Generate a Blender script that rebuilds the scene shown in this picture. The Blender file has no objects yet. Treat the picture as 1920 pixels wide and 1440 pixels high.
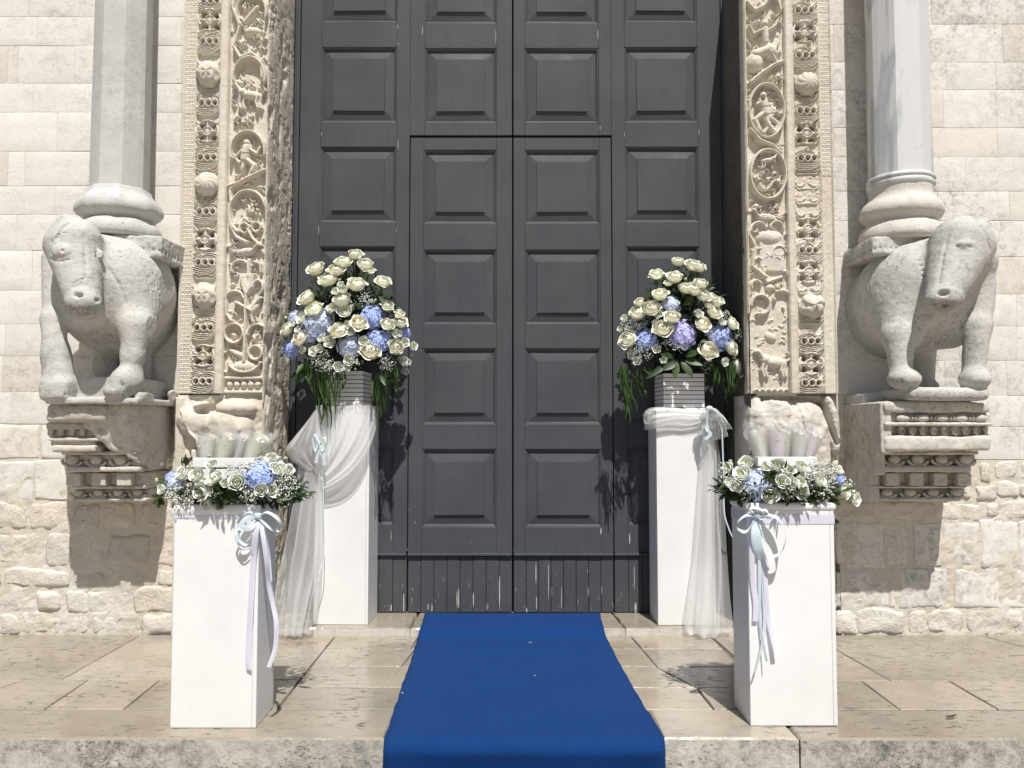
import bpy, math, random
import numpy as np
from mathutils import Vector, Matrix, noise as mnoise
R = math.radians
scene = bpy.context.scene
# ---------------------------------------------------------------- camera
FPX = 1490.0; PITCH = R(3.0); CAMZ = 1.30
cam_data = bpy.data.cameras.new('camera'); cam = bpy.data.objects.new('camera', cam_data)
scene.collection.objects.link(cam)
cam_data.sensor_width = 36; cam_data.lens = 36 * FPX / 1920; cam_data.clip_start = .05; cam_data.clip_end = 900
cam.location = (0, 0, CAMZ); cam.rotation_euler = (R(90) + PITCH, 0, 0)
scene.camera = cam
# ---------------------------------------------------------------- light
SUN_EL, SUN_AZ = R(60), R(12)          # the sun stands behind the camera, a little to its right
world = bpy.data.worlds.new('World'); scene.world = world; world.use_nodes = True
wn = world.node_tree.nodes; wl = world.node_tree.links; wn.clear()
sky = wn.new('ShaderNodeTexSky'); sky.sky_type = 'NISHITA'; sky.sun_disc = False
sky.sun_elevation = SUN_EL; sky.sun_rotation = R(180) - SUN_AZ
sky.air_density = 1.0; sky.dust_density = 1.5
bg = wn.new('ShaderNodeBackground'); bg.inputs['Strength'].default_value = 0.052
wo = wn.new('ShaderNodeOutputWorld'); wl.new(sky.outputs[0], bg.inputs[0]); wl.new(bg.outputs[0], wo.inputs[0])
sd = bpy.data.lights.new('sun', 'SUN'); sd.energy = 5.0; sd.angle = R(.5); sd.color = (1, .968, .925)
sun = bpy.data.objects.new('sun', sd); scene.collection.objects.link(sun)
sdir = Vector((math.sin(SUN_AZ) * math.cos(SUN_EL), -math.cos(SUN_AZ) * math.cos(SUN_EL), math.sin(SUN_EL)))
sun.rotation_euler = sdir.to_track_quat('Z', 'Y').to_euler(); sun.location = (1, -3, 8)
scene.view_settings.view_transform = 'Standard'; scene.view_settings.look = 'None'
scene.view_settings.gamma = 1; scene.view_settings.exposure = 0.14; scene.view_settings.use_curve_mapping = False

# ---------------------------------------------------------------- measuring
_c, _s = math.cos(PITCH), math.sin(PITCH)
def ray(px, py):
    a = (px - 960) / FPX; b = (720 - py) / FPX
    return Vector((a, _c - b * _s, _s + b * _c))
def P(px, py, Y):                       # where the line of sight meets the upright plane at distance Y
    d = ray(px, py); t = Y / d.y
    return Vector((d.x * t, Y, CAMZ + d.z * t))
def G(px, py, z=0.0):                   # where it meets the level plane at height z
    d = ray(px, py); t = (z - CAMZ) / d.z
    return Vector((d.x * t, d.y * t, z))
def PZ(py, Y): return P(960, py, Y).z

# ---------------------------------------------------------------- objects
col = scene.collection
def tag(o, label=None, cat=None, group=None, kind=None):
    if label: o['label'] = label
    if cat: o['category'] = cat
    if group: o['group'] = group
    if kind: o['kind'] = kind
    return o
def empty(name, loc=(0, 0, 0), rz=0):
    o = bpy.data.objects.new(name, None); col.objects.link(o); o.location = loc; o.rotation_euler = (0, 0, rz)
    o.empty_display_size = .1
    return o
def link(name, me, parent=None, loc=(0, 0, 0)):
    o = bpy.data.objects.new(name, me); col.objects.link(o); o.location = loc
    if parent is not None: o.parent = parent
    return o
def mk(name, V, F, mats, smooth=False, mi=None):
    me = bpy.data.meshes.new(name)
    V = np.asarray(V, dtype=np.float32)
    if isinstance(F, np.ndarray):
        n, k = F.shape
        me.vertices.add(len(V)); me.vertices.foreach_set('co', V.ravel())
        me.loops.add(n * k); me.loops.foreach_set('vertex_index', F.astype(np.int32).ravel())
        me.polygons.add(n); me.polygons.foreach_set('loop_start', np.arange(0, n * k, k, dtype=np.int32))
        me.update(calc_edges=True)
    else:
        me.from_pydata([tuple(map(float, v)) for v in V], [], F)
    if not isinstance(mats, (list, tuple)): mats = [mats]
    for m in mats: me.materials.append(m)
    if smooth: me.polygons.foreach_set('use_smooth', np.ones(len(me.polygons), dtype=bool))
    if mi is not None: me.polygons.foreach_set('material_index', np.asarray(mi, dtype=np.int32))
    me.validate(); me.update()
    return me
class MB:
    def __init__(s): s.v = []; s.f = []; s.m = []
    def add(s, V, F, m=0):
        n = len(s.v); s.v += [tuple(v) for v in V]; s.f += [tuple(i + n for i in f) for f in F]; s.m += [m] * len(F)
    def box(s, a, b, m=0):
        x0, y0, z0 = a; x1, y1, z1 = b
        s.add([(x0, y0, z0), (x1, y0, z0), (x1, y1, z0), (x0, y1, z0), (x0, y0, z1), (x1, y0, z1), (x1, y1, z1), (x0, y1, z1)],
              [(0, 3, 2, 1), (4, 5, 6, 7), (0, 1, 5, 4), (1, 2, 6, 5), (2, 3, 7, 6), (3, 0, 4, 7)], m)
    def bbox(s, a, b, r=.003, m=0):      # a box with bevelled edges
        x0, y0, z0 = a; x1, y1, z1 = b
        V = []; idx = {}
        for ix, (x, sx) in enumerate(((x0, 1), (x1, -1))):
            for iy, (y, sy) in enumerate(((y0, 1), (y1, -1))):
                for iz, (z, sz) in enumerate(((z0, 1), (z1, -1))):
                    idx[ix, iy, iz] = len(V)
                    V += [(x, y + sy * r, z + sz * r), (x + sx * r, y, z + sz * r), (x + sx * r, y + sy * r, z)]
        F = []
        def q(ks, a):
            F.append(tuple(idx[k] + a for k in ks))
        q([(0, 0, 0), (0, 0, 1), (0, 1, 1), (0, 1, 0)], 0); q([(1, 0, 0), (1, 1, 0), (1, 1, 1), (1, 0, 1)], 0)
        q([(0, 0, 0), (1, 0, 0), (1, 0, 1), (0, 0, 1)], 1); q([(0, 1, 0), (0, 1, 1), (1, 1, 1), (1, 1, 0)], 1)
        q([(0, 0, 0), (0, 1, 0), (1, 1, 0), (1, 0, 0)], 2); q([(0, 0, 1), (1, 0, 1), (1, 1, 1), (0, 1, 1)], 2)
        def e(k1, k2, a, b): F.append((idx[k1] + a, idx[k2] + a, idx[k2] + b, idx[k1] + b))
        for i in (0, 1):
            for j in (0, 1):
                e((i, j, 0), (i, j, 1), 0, 1); e((i, 0, j), (i, 1, j), 0, 2); e((0, i, j), (1, i, j), 1, 2)
        for k in idx: F.append((idx[k], idx[k] + 1, idx[k] + 2))
        s.add(V, F, m)
    def tube(s, pts, r, n=6, m=0, cap=True):
        pts = [Vector(p) for p in pts]; k = len(pts)
        rr = r if isinstance(r, (list, tuple)) else [r] * k
        V = []; up = Vector((.13, .2, 1)).normalized()
        for i, p in enumerate(pts):
            t = (pts[min(i + 1, k - 1)] - pts[max(i - 1, 0)])
            t = t.normalized() if t.length > 1e-9 else Vector((0, 0, 1))
            if abs(t.dot(up)) > .97: up = Vector((1, .1, 0)).normalized()
            a = t.cross(up).normalized(); b = t.cross(a).normalized()
            for j in range(n):
                th = 2 * math.pi * j / n
                V.append(p + a * (rr[i] * math.cos(th)) + b * (rr[i] * math.sin(th)))
        F = [(i * n + j, i * n + (j + 1) % n, (i + 1) * n + (j + 1) % n, (i + 1) * n + j) for i in range(k - 1) for j in range(n)]
        if cap: F += [tuple(range(n))[::-1], tuple((k - 1) * n + j for j in range(n))]
        s.add(V, F, m)
    def lathe(s, prof, n=32, c=(0, 0, 0), m=0, a0=0):
        V = [(c[0] + r * math.cos(a0 + 2 * math.pi * j / n), c[1] + r * math.sin(a0 + 2 * math.pi * j / n), c[2] + z) for r, z in prof for j in range(n)]
        F = [(i * n + j, i * n + (j + 1) % n, (i + 1) * n + (j + 1) % n, (i + 1) * n + j) for i in range(len(prof) - 1) for j in range(n)]
        F += [tuple(range(n))[::-1], tuple((len(prof) - 1) * n + j for j in range(n))]
        s.add(V, F, m)
    def ball(s, c, r, n=6, k=4, m=0):
        rx, ry, rz = r if isinstance(r, (tuple, list)) else (r, r, r)
        V = [(c[0], c[1], c[2] + rz)]
        for i in range(1, k):
            ph = math.pi * i / k
            V += [(c[0] + rx * math.sin(ph) * math.cos(2 * math.pi * j / n), c[1] + ry * math.sin(ph) * math.sin(2 * math.pi * j / n), c[2] + rz * math.cos(ph)) for j in range(n)]
        V.append((c[0], c[1], c[2] - rz)); L = len(V) - 1
        F = [(0, 1 + j, 1 + (j + 1) % n) for j in range(n)]
        F += [(1 + i * n + j, 1 + (i + 1) * n + j, 1 + (i + 1) * n + (j + 1) % n, 1 + i * n + (j + 1) % n) for i in range(k - 2) for j in range(n)]
        F += [(L, 1 + (k - 2) * n + (j + 1) % n, 1 + (k - 2) * n + j) for j in range(n)]
        s.add(V, F, m)
    def mesh(s, name, mats, smooth=False): return mk(name, s.v, s.f, mats, smooth, s.m)
    def build(s, name, mats, parent=None, smooth=False, loc=(0, 0, 0)):
        return link(name, s.mesh(name, mats, smooth), parent, loc)

# ---------------------------------------------------------------- numpy noise
_pr = np.random.default_rng(5); _tab = _pr.random(65536).astype(np.float32)
def _h(ix, iy, iz, sd):
    return _tab[(ix * 73856093 ^ iy * 19349663 ^ iz * 83492791 ^ sd * 2654435) & 65535]
def n3(x, y, z, sd=0):
    x0 = np.floor(x).astype(np.int64); y0 = np.floor(y).astype(np.int64); z0 = np.floor(z).astype(np.int64)
    fx = x - x0; fy = y - y0; fz = z - z0
    fx = fx * fx * (3 - 2 * fx); fy = fy * fy * (3 - 2 * fy); fz = fz * fz * (3 - 2 * fz)
    r = 0
    for i in (0, 1):
        for j in (0, 1):
            for k in (0, 1):
                r = r + _h(x0 + i, y0 + j, z0 + k, sd) * (fx if i else 1 - fx) * (fy if j else 1 - fy) * (fz if k else 1 - fz)
    return r * 2 - 1
def fbm(x, y, z, sd=0, o=4):
    r = 0; a = 1.0; t = 0
    for i in range(o):
        r = r + a * n3(x * 2 ** i + 7.3 * i, y * 2 ** i, z * 2 ** i, sd + i); t += a; a *= .5
    return r / t

# ---------------------------------------------------------------- materials
def new_mat(name):
    m = bpy.data.materials.new(name); m.use_nodes = True
    return m, m.node_tree.nodes, m.node_tree.links, m.node_tree.nodes['Principled BSDF']
def tex_noise(N, L, vec, scale, detail=6, rough=.6, dist=0):
    t = N.new('ShaderNodeTexNoise'); t.inputs['Scale'].default_value = scale; t.inputs['Detail'].default_value = detail
    t.inputs['Roughness'].default_value = rough; t.inputs['Distortion'].default_value = dist
    L.new(vec, t.inputs['Vector']); return t
def ramp(N, L, fac, stops):
    r = N.new('ShaderNodeValToRGB'); e = r.color_ramp.elements
    while len(e) < len(stops): e.new(.5)
    for i, (p, c) in enumerate(stops):
        e[i].position = p; e[i].color = (c, c, c, 1) if isinstance(c, (int, float)) else (*c, 1)
    L.new(fac, r.inputs[0]); return r
def mixc(N, L, fac, a, b, mode='MIX'):
    m = N.new('ShaderNodeMix'); m.data_type = 'RGBA'; m.blend_type = mode
    for sock, val in ((m.inputs[0], fac), (m.inputs[6], a), (m.inputs[7], b)):
        if isinstance(val, (int, float)): sock.default_value = val
        elif isinstance(val, (tuple, list)): sock.default_value = (*val, 1)
        else: L.new(val, sock)
    return m.outputs[2]
def math_(N, L, op, a, b=None, clamp=False):
    m = N.new('ShaderNodeMath'); m.operation = op; m.use_clamp = clamp
    for i, v in enumerate((a, b)):
        if v is None: continue
        if isinstance(v, (int, float)): m.inputs[i].default_value = v
        else: L.new(v, m.inputs[i])
    return m.outputs[0]
def coords(N, L, scale=None, world_=True):
    if world_:
        g = N.new('ShaderNodeNewGeometry'); v = g.outputs['Position']
    else:
        g = N.new('ShaderNodeTexCoord'); v = g.outputs['Object']
    if scale:
        mp = N.new('ShaderNodeMapping'); mp.inputs['Scale'].default_value = scale; L.new(v, mp.inputs[0]); v = mp.outputs[0]
    return v
def stone(name, base, warm, dark, pit=.5, stain=.3, rough=.85, var=.1, bump=.5, spec=.25, blotch=.5, bd=.004, cover=0.0):
    m, N, L, B = new_mat(name)
    v = coords(N, L)
    big = tex_noise(N, L, v, 2.3, 5, .62); mid = tex_noise(N, L, v, 11, 7, .68, .4); fine = tex_noise(N, L, v, 75, 5, .7)
    c = mixc(N, L, ramp(N, L, big.outputs[0], [(.38, 0), (.64, 1)]).outputs[0], base, warm)
    if blotch: c = mixc(N, L, math_(N, L, 'MULTIPLY', ramp(N, L, mid.outputs[0], [(.52, 0), (.70, 1)]).outputs[0], blotch), c, tuple(x * .72 for x in base))
    # weathered stains, more in some patches than in others
    pm = tex_noise(N, L, v, 1.4, 3, .5); sn = tex_noise(N, L, v, 19, 12, .82, .15)
    sm = math_(N, L, 'MULTIPLY', ramp(N, L, pm.outputs[0], [(.45 - cover, 0), (.62 - cover, 1)]).outputs[0], ramp(N, L, sn.outputs[0], [(.50 - cover * .6, 0), (.66 - cover * .4, 1)]).outputs[0])
    c = mixc(N, L, math_(N, L, 'MULTIPLY', sm, stain), c, dark)
    # pits
    mpv = coords(N, L, (1, 1, 1.9)); pn = tex_noise(N, L, mpv, 42, 8, .8, .3)
    pmask = ramp(N, L, tex_noise(N, L, v, 3.1, 3, .5).outputs[0], [(.44, 0), (.6, 1)])
    pits = math_(N, L, 'MULTIPLY', ramp(N, L, pn.outputs[0], [(.60 - cover * .4, 0), (.68 - cover * .4, 1)]).outputs[0], pmask.outputs[0])
    c = mixc(N, L, math_(N, L, 'MULTIPLY', pits, pit), c, tuple(x * .45 for x in dark))
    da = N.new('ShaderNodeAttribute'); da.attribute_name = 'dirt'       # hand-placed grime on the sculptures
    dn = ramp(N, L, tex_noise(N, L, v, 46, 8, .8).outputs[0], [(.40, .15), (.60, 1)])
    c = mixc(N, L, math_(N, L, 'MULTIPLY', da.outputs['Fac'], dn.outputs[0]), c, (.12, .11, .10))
    oi = N.new('ShaderNodeObjectInfo')
    hv = N.new('ShaderNodeHueSaturation'); hv.inputs['Saturation'].default_value = 1
    L.new(math_(N, L, 'ADD', math_(N, L, 'MULTIPLY', oi.outputs['Random'], var * 2), 1 - var), hv.inputs['Value']); L.new(c, hv.inputs['Color'])
    L.new(hv.outputs[0], B.inputs['Base Color'])
    B.inputs['Roughness'].default_value = rough; B.inputs['Specular IOR Level'].default_value = spec
    h = math_(N, L, 'ADD', math_(N, L, 'MULTIPLY', fine.outputs[0], .35), math_(N, L, 'MULTIPLY', mid.outputs[0], 1.0))
    h = math_(N, L, 'SUBTRACT', h, math_(N, L, 'MULTIPLY', pits, .8))
    b = N.new('ShaderNodeBump'); b.inputs['Strength'].default_value = bump; b.inputs['Distance'].default_value = bd * 2
    L.new(h, b.inputs['Height']); L.new(b.outputs[0], B.inputs['Normal'])
    return m
def plain(name, c, rough=.5, spec=.5, bump=0, bscale=60, var=0, mott=0, mscale=8, sheen=0, trans=0):
    m, N, L, B = new_mat(name); v = coords(N, L)
    cc = c
    if mott: cc = mixc(N, L, ramp(N, L, tex_noise(N, L, v, mscale, 6, .65).outputs[0], [(.35, 0), (.68, 1)]).outputs[0], c, tuple(x * (1 - mott) for x in c))
    if var:
        oi = N.new('ShaderNodeObjectInfo'); hv = N.new('ShaderNodeHueSaturation')
        L.new(math_(N, L, 'ADD', math_(N, L, 'MULTIPLY', oi.outputs['Random'], var * 2), 1 - var), hv.inputs['Value'])
        if isinstance(cc, tuple): hv.inputs['Color'].default_value = (*cc, 1)
        else: L.new(cc, hv.inputs['Color'])
        cc = hv.outputs[0]
    if isinstance(cc, tuple): B.inputs['Base Color'].default_value = (*cc, 1)
    else: L.new(cc, B.inputs['Base Color'])
    B.inputs['Roughness'].default_value = rough; B.inputs['Specular IOR Level'].default_value = spec
    if bump:
        b = N.new('ShaderNodeBump'); b.inputs['Strength'].default_value = bump; b.inputs['Distance'].default_value = .004
        L.new(tex_noise(N, L, v, bscale, 5, .6).outputs[0], b.inputs['Height']); L.new(b.outputs[0], B.inputs['Normal'])
    if trans:                                # thin petals and leaves let some light through
        tr = N.new('ShaderNodeBsdfTranslucent'); mx = N.new('ShaderNodeMixShader'); mx.inputs[0].default_value = trans
        if isinstance(cc, tuple): tr.inputs[0].default_value = (*cc, 1)
        else: L.new(cc, tr.inputs[0])
        L.new(B.outputs[0], mx.inputs[1]); L.new(tr.outputs[0], mx.inputs[2]); L.new(mx.outputs[0], N['Material Output'].inputs[0])
    return m
M = {}
M['wall'] = stone('limestone_ashlar', (.72, .70, .655), (.69, .66, .60), (.36, .33, .29), pit=.7, stain=.5, var=.035, bump=.5, cover=.03)
M['wall_r'] = stone('limestone_lichen', (.71, .69, .65), (.69, .655, .60), (.25, .24, .22), pit=.9, stain=.85, var=.035, bump=.5, cover=.05)
M['rubble'] = stone('limestone_rubble', (.67, .635, .57), (.63, .565, .475), (.28, .25, .215), pit=.7, stain=.5, var=.07, bump=1.0, bd=.008)
M['tan'] = stone('limestone_tan', (.685, .65, .585), (.655, .605, .53), (.30, .27, .23), pit=.7, stain=.6, var=.06, bump=.6, cover=.05)
M['mortar'] = stone('lime_mortar', (.63, .59, .52), (.59, .53, .44), (.30, .26, .21), pit=.6, stain=.4, var=0, bump=.9)
M['carved'] = stone('carved_limestone', (.63, .59, .51), (.61, .55, .455), (.33, .29, .235), pit=.5, stain=.4, var=0, bump=.45, blotch=.4, bd=.003)
M['carved_r'] = stone('carved_limestone_worn', (.64, .60, .52), (.56, .50, .41), (.32, .285, .24), pit=.6, stain=.55, var=0, bump=.6, blotch=.45, bd=.003)
M['reveal'] = stone('rough_shaded_stone', (.17, .155, .13), (.12, .11, .095), (.05, .045, .04), pit=.9, stain=.8, var=0, bump=1.0, bd=.01)  # right reveal: its shade is darkened into the base colour
M['eroded'] = stone('eroded_corner_stone', (.64, .59, .50), (.54, .48, .39), (.16, .14, .115), pit=.9, stain=.8, var=0, bump=1.0, bd=.008)
M['marble'] = stone('grey_marble', (.56, .55, .52), (.50, .485, .45), (.22, .215, .20), pit=.5, stain=.75, var=0, bump=.9, blotch=.35, bd=.005)
M['column'] = stone('column_marble', (.55, .55, .535), (.49, .485, .465), (.30, .295, .285), pit=.4, stain=.5, rough=.7, var=0, bump=.5, blotch=.4, cover=.03)
M['corbel'] = stone('corbel_limestone', (.60, .57, .51), (.55, .505, .44), (.18, .155, .13), pit=.7, stain=.8, cover=.05, var=.05, bump=.8, bd=.006)
M['corbel_white'] = stone('corbel_pale_band', (.60, .57, .52), (.56, .52, .46), (.3, .27, .23), pit=.4, stain=.3, var=0, bump=.8, bd=.005)
M['riser'] = stone('step_riser_stone', (.55, .52, .46), (.45, .43, .385), (.10, .097, .09), pit=.8, stain=.85, var=.05, bump=.8, blotch=.9, cover=.12, bd=.004)
# paving: polished limestone, worn and pitted
def paving_mat(name, base, warm):
    m, N, L, B = new_mat(name); v = coords(N, L)
    c = mixc(N, L, ramp(N, L, tex_noise(N, L, v, 1.8, 5, .6).outputs[0], [(.4, 0), (.62, 1)]).outputs[0], base, warm)
    grey = math_(N, L, 'MULTIPLY', ramp(N, L, tex_noise(N, L, v, 2.6, 6, .7, .5).outputs[0], [(.50, 0), (.66, 1)]).outputs[0], .55)
    c = mixc(N, L, grey, c, (.235, .225, .195))
    vx = coords(N, L, (1, 2.6, 1)); pk = tex_noise(N, L, vx, 13, 8, .75, .5)
    pm = ramp(N, L, tex_noise(N, L, v, 2.1, 4, .6).outputs[0], [(.38, .12), (.6, 1)])
    pits = math_(N, L, 'MULTIPLY', ramp(N, L, pk.outputs[0], [(.555, 0), (.60, 1)]).outputs[0], pm.outputs[0])
    c = mixc(N, L, math_(N, L, 'MULTIPLY', pits, .8), c, (.09, .08, .065))
    sp = tex_noise(N, L, v, 120, 3, .6)
    c = mixc(N, L, math_(N, L, 'MULTIPLY', ramp(N, L, sp.outputs[0], [(.62, 0), (.72, 1)]).outputs[0], .3), c, (.2, .18, .15))
    oi = N.new('ShaderNodeObjectInfo'); hv = N.new('ShaderNodeHueSaturation')
    L.new(math_(N, L, 'ADD', math_(N, L, 'MULTIPLY', oi.outputs['Random'], .26), .84), hv.inputs['Value']); L.new(c, hv.inputs['Color'])
    L.new(hv.outputs[0], B.inputs['Base Color'])
    ro = ramp(N, L, tex_noise(N, L, v, 5, 5, .6).outputs[0], [(.35, .10), (.7, .32)])
    L.new(math_(N, L, 'ADD', ro.outputs[0], math_(N, L, 'MULTIPLY', pits, .4)), B.inputs['Roughness'])
    B.inputs['Specular IOR Level'].default_value = .5
    h = math_(N, L, 'SUBTRACT', math_(N, L, 'MULTIPLY', tex_noise(N, L, v, 9, 5, .55).outputs[0], .35), math_(N, L, 'MULTIPLY', pits, .8))
    b = N.new('ShaderNodeBump'); b.inputs['Strength'].default_value = .28; b.inputs['Distance'].default_value = .006
    L.new(h, b.inputs['Height']); L.new(b.outputs[0], B.inputs['Normal'])
    return m
M['paving'] = paving_mat('polished_paving', (.37, .325, .26), (.325, .275, .21))
M['joint'] = plain('joint_earth', (.20, .165, .125), .95, .1, .6, 40, mott=.5)
M['ground'] = stone('piazza_stone', (.42, .38, .32), (.38, .33, .27), (.2, .18, .15), pit=.3, stain=.3, var=0)

WALL_Y = G(300, 1190).y; EDGE_Y = G(960, 1385).y; DOOR_Y = G(960, 1150, .045).y; TH = .045
STEP = -.19
gm = MB(); gm.box((-60, -60, STEP - .3), (60, 60, STEP))
tag(gm.build('ground', M['ground']), 'pale stone pavement below the step', None, None, 'structure')
lm = MB(); lm.box((-7, EDGE_Y + .02, STEP + .002), (7, DOOR_Y + .6, -.012))
landing = tag(lm.build('landing', M['joint']), 'raised stone landing before the church door', None, None, 'structure')

def slab(poly, z0, z1, name, mats, parent, gap=.003, bev=.004, seed=0, sub=1, side_m=0, wob=.002):
    """a paving stone: plan polygon (counter-clockwise), shrunk by a joint, with a softened, slightly uneven rim"""
    rng = random.Random(seed); c = sum((Vector(p) for p in poly), Vector((0, 0))) / len(poly)
    pts = []
    for i in range(len(poly)):
        a = Vector(poly[i]); b = Vector(poly[(i + 1) % len(poly)]); k = max(1, int((b - a).length / sub))
        nrm = Vector((-(b - a).y, (b - a).x)).normalized()
        for j in range(k): pts.append(a + (b - a) * (j / k) + (nrm * rng.uniform(0, wob) if j else Vector((0, 0))))
    def ins(d):
        out = []
        for p in pts:
            q = p - c; out.append(c + Vector((q.x - math.copysign(min(abs(q.x), d), q.x), q.y - math.copysign(min(abs(q.y), d), q.y))))
        return out
    n = len(pts); o = ins(gap); t = ins(gap + bev); dz = rng.uniform(-.0015, .0015)
    V = [(p.x, p.y, z0) for p in o] + [(p.x, p.y, z1 - bev + dz) for p in o] + [(p.x, p.y, z1 + dz) for p in t]
    F = [tuple(2 * n + i for i in range(n))]; mi = [0]
    for lv in (0, 1):
        for i in range(n):
            F.append((lv * n + i, lv * n + (i + 1) % n, (lv + 1) * n + (i + 1) % n, (lv + 1) * n + i)); mi.append(side_m if lv == 0 else 0)
    return link(name, mk(name, V, F, mats, False, mi), parent)
gy = lambda y: G(960, y).y
E0 = EDGE_Y
# rows of slabs: (image line of the front edge, of the back edge, joint list as points (x at the front, x at the back))
def row(yf, yb, joints, xl=-4.6, xr=4.6, seed=0):
    Yf, Yb = (yf if yf < 10 else gy(yf)), (yb if yb < 10 else gy(yb))
    js = [(xl, xl)] + [(G(a, 0 + (1380 if yf < 10 else yf)).x, G(b, yb if yb > 10 else 1192).x) for a, b in joints] + [(xr, xr)]
    for i in range(len(js) - 1):
        (a0, a1), (b0, b1) = js[i], js[i + 1]
        slab([(a0, Yf), (b0, Yf), (b1, Yb), (a1, Yb)], -.05, 0, 'paving_slab', M['paving'], landing, seed=seed + i, sub=.12, gap=.003, wob=.003)
# left block of the landing, between the wall and the long joint that runs behind the front kerb
XL = G(527, 1330).x; XL2 = G(633, 1191).x
def rowx(yf, yb, pts_f, pts_b, seed):
    Yf, Yb = gy(yf), gy(yb)
    for i in range(len(pts_f) - 1):
        a0 = pts_f[i]; b0 = pts_f[i + 1]; a1 = pts_b[i]; b1 = pts_b[i + 1]
        slab([(a0, Yf), (b0, Yf), (b1, Yb), (a1, Yb)], -.05, 0, 'paving_slab', M['paving'], landing, seed=seed + i, sub=.10, wob=.0035)
g = lambda x, y: G(x, y).x
rowx(1330, 1274, [-4.6, -3.1, g(0, 1290) - .1, g(83, 1330), g(231, 1330), g(520, 1330)], [-4.6, -3.1, g(48, 1274), g(166, 1274), g(300, 1274), g(562, 1274)], 10)
rowx(1274, 1190, [-4.6, -3.3, g(116, 1274), g(345, 1274), g(562, 1274)], [-4.6, -3.3, g(265, 1190), g(430, 1190), g(630, 1190)], 20)
def xl(y): t = (1330 - y) / (1330 - 1190); return g(520 + (630 - 520) * t, y)
rowx(1330, 1289, [xl(1330), g(905, 1330), g(1339, 1330)], [xl(1289), g(905, 1289), g(1306, 1289)], 30)
rowx(1289, 1250, [xl(1289), g(830, 1289), g(1304, 1289), g(1440, 1289)], [xl(1250), g(850, 1250), g(1232, 1250), g(1392, 1250)], 40)
rowx(1250, 1217, [xl(1250), g(752, 1250), g(1100, 1250), g(1232, 1250), g(1392, 1250)], [xl(1217), g(778, 1217), g(1080, 1217), g(1204, 1217), g(1356, 1217)], 50)
rowx(1217, 1190, [xl(1217), g(770, 1217), g(985, 1217), g(1204, 1217), g(1356, 1217)], [xl(1190), g(786, 1190), g(985, 1190), g(1181, 1190), g(1330, 1190)], 60)
rowx(1330, 1289, [g(1339, 1330), g(1482, 1330)], [g(1306, 1289), g(1440, 1289)], 70)
rowx(1330, 1276, [g(1482, 1330), g(1688, 1330), g(1872, 1330), 3.6, 4.6], [g(1432, 1276), g(1615, 1276), g(1778, 1276), 3.6, 4.6], 80)
rowx(1276, 1190, [g(1432, 1276), g(1670, 1276), 3.25, 4.6], [g(1330, 1190), g(1520, 1190), g(1836, 1190) , 4.6], 90)
# front kerb stones: tread and riser
kx = [-4.6, -3.0, g(-200, 1385), g(722, 1385), g(1242, 1385), g(1500, 1385), 3.3, 4.6]
for i in range(len(kx) - 1):
    slab([(kx[i], E0), (kx[i + 1], E0), (kx[i + 1], gy(1330)), (kx[i], gy(1330))], STEP + .004, 0, 'kerb_stone', [M['paving'], M['riser']], landing, seed=100 + i, sub=.09, bev=.009, gap=.004, side_m=1, wob=.003)
# doorway threshold
th = tag(empty('threshold'), None, None, None, 'structure')
tx = [-4.6 if False else P(500, 900, WALL_Y).x, g(770, 1190), g(1172, 1190), g(1421, 1190)]
for i in range(3):
    slab([(tx[i], WALL_Y - .03), (tx[i + 1], WALL_Y - .03), (tx[i + 1] - .05 * (i == 1), DOOR_Y + .3), (tx[i] - .05 * (i == 2), DOOR_Y + .3)], -.01, TH, 'threshold_stone', [M['paving'], M['corbel_white']], th, seed=130 + i, sub=.035, bev=.006, gap=.002, side_m=1, wob=.012)

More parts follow.
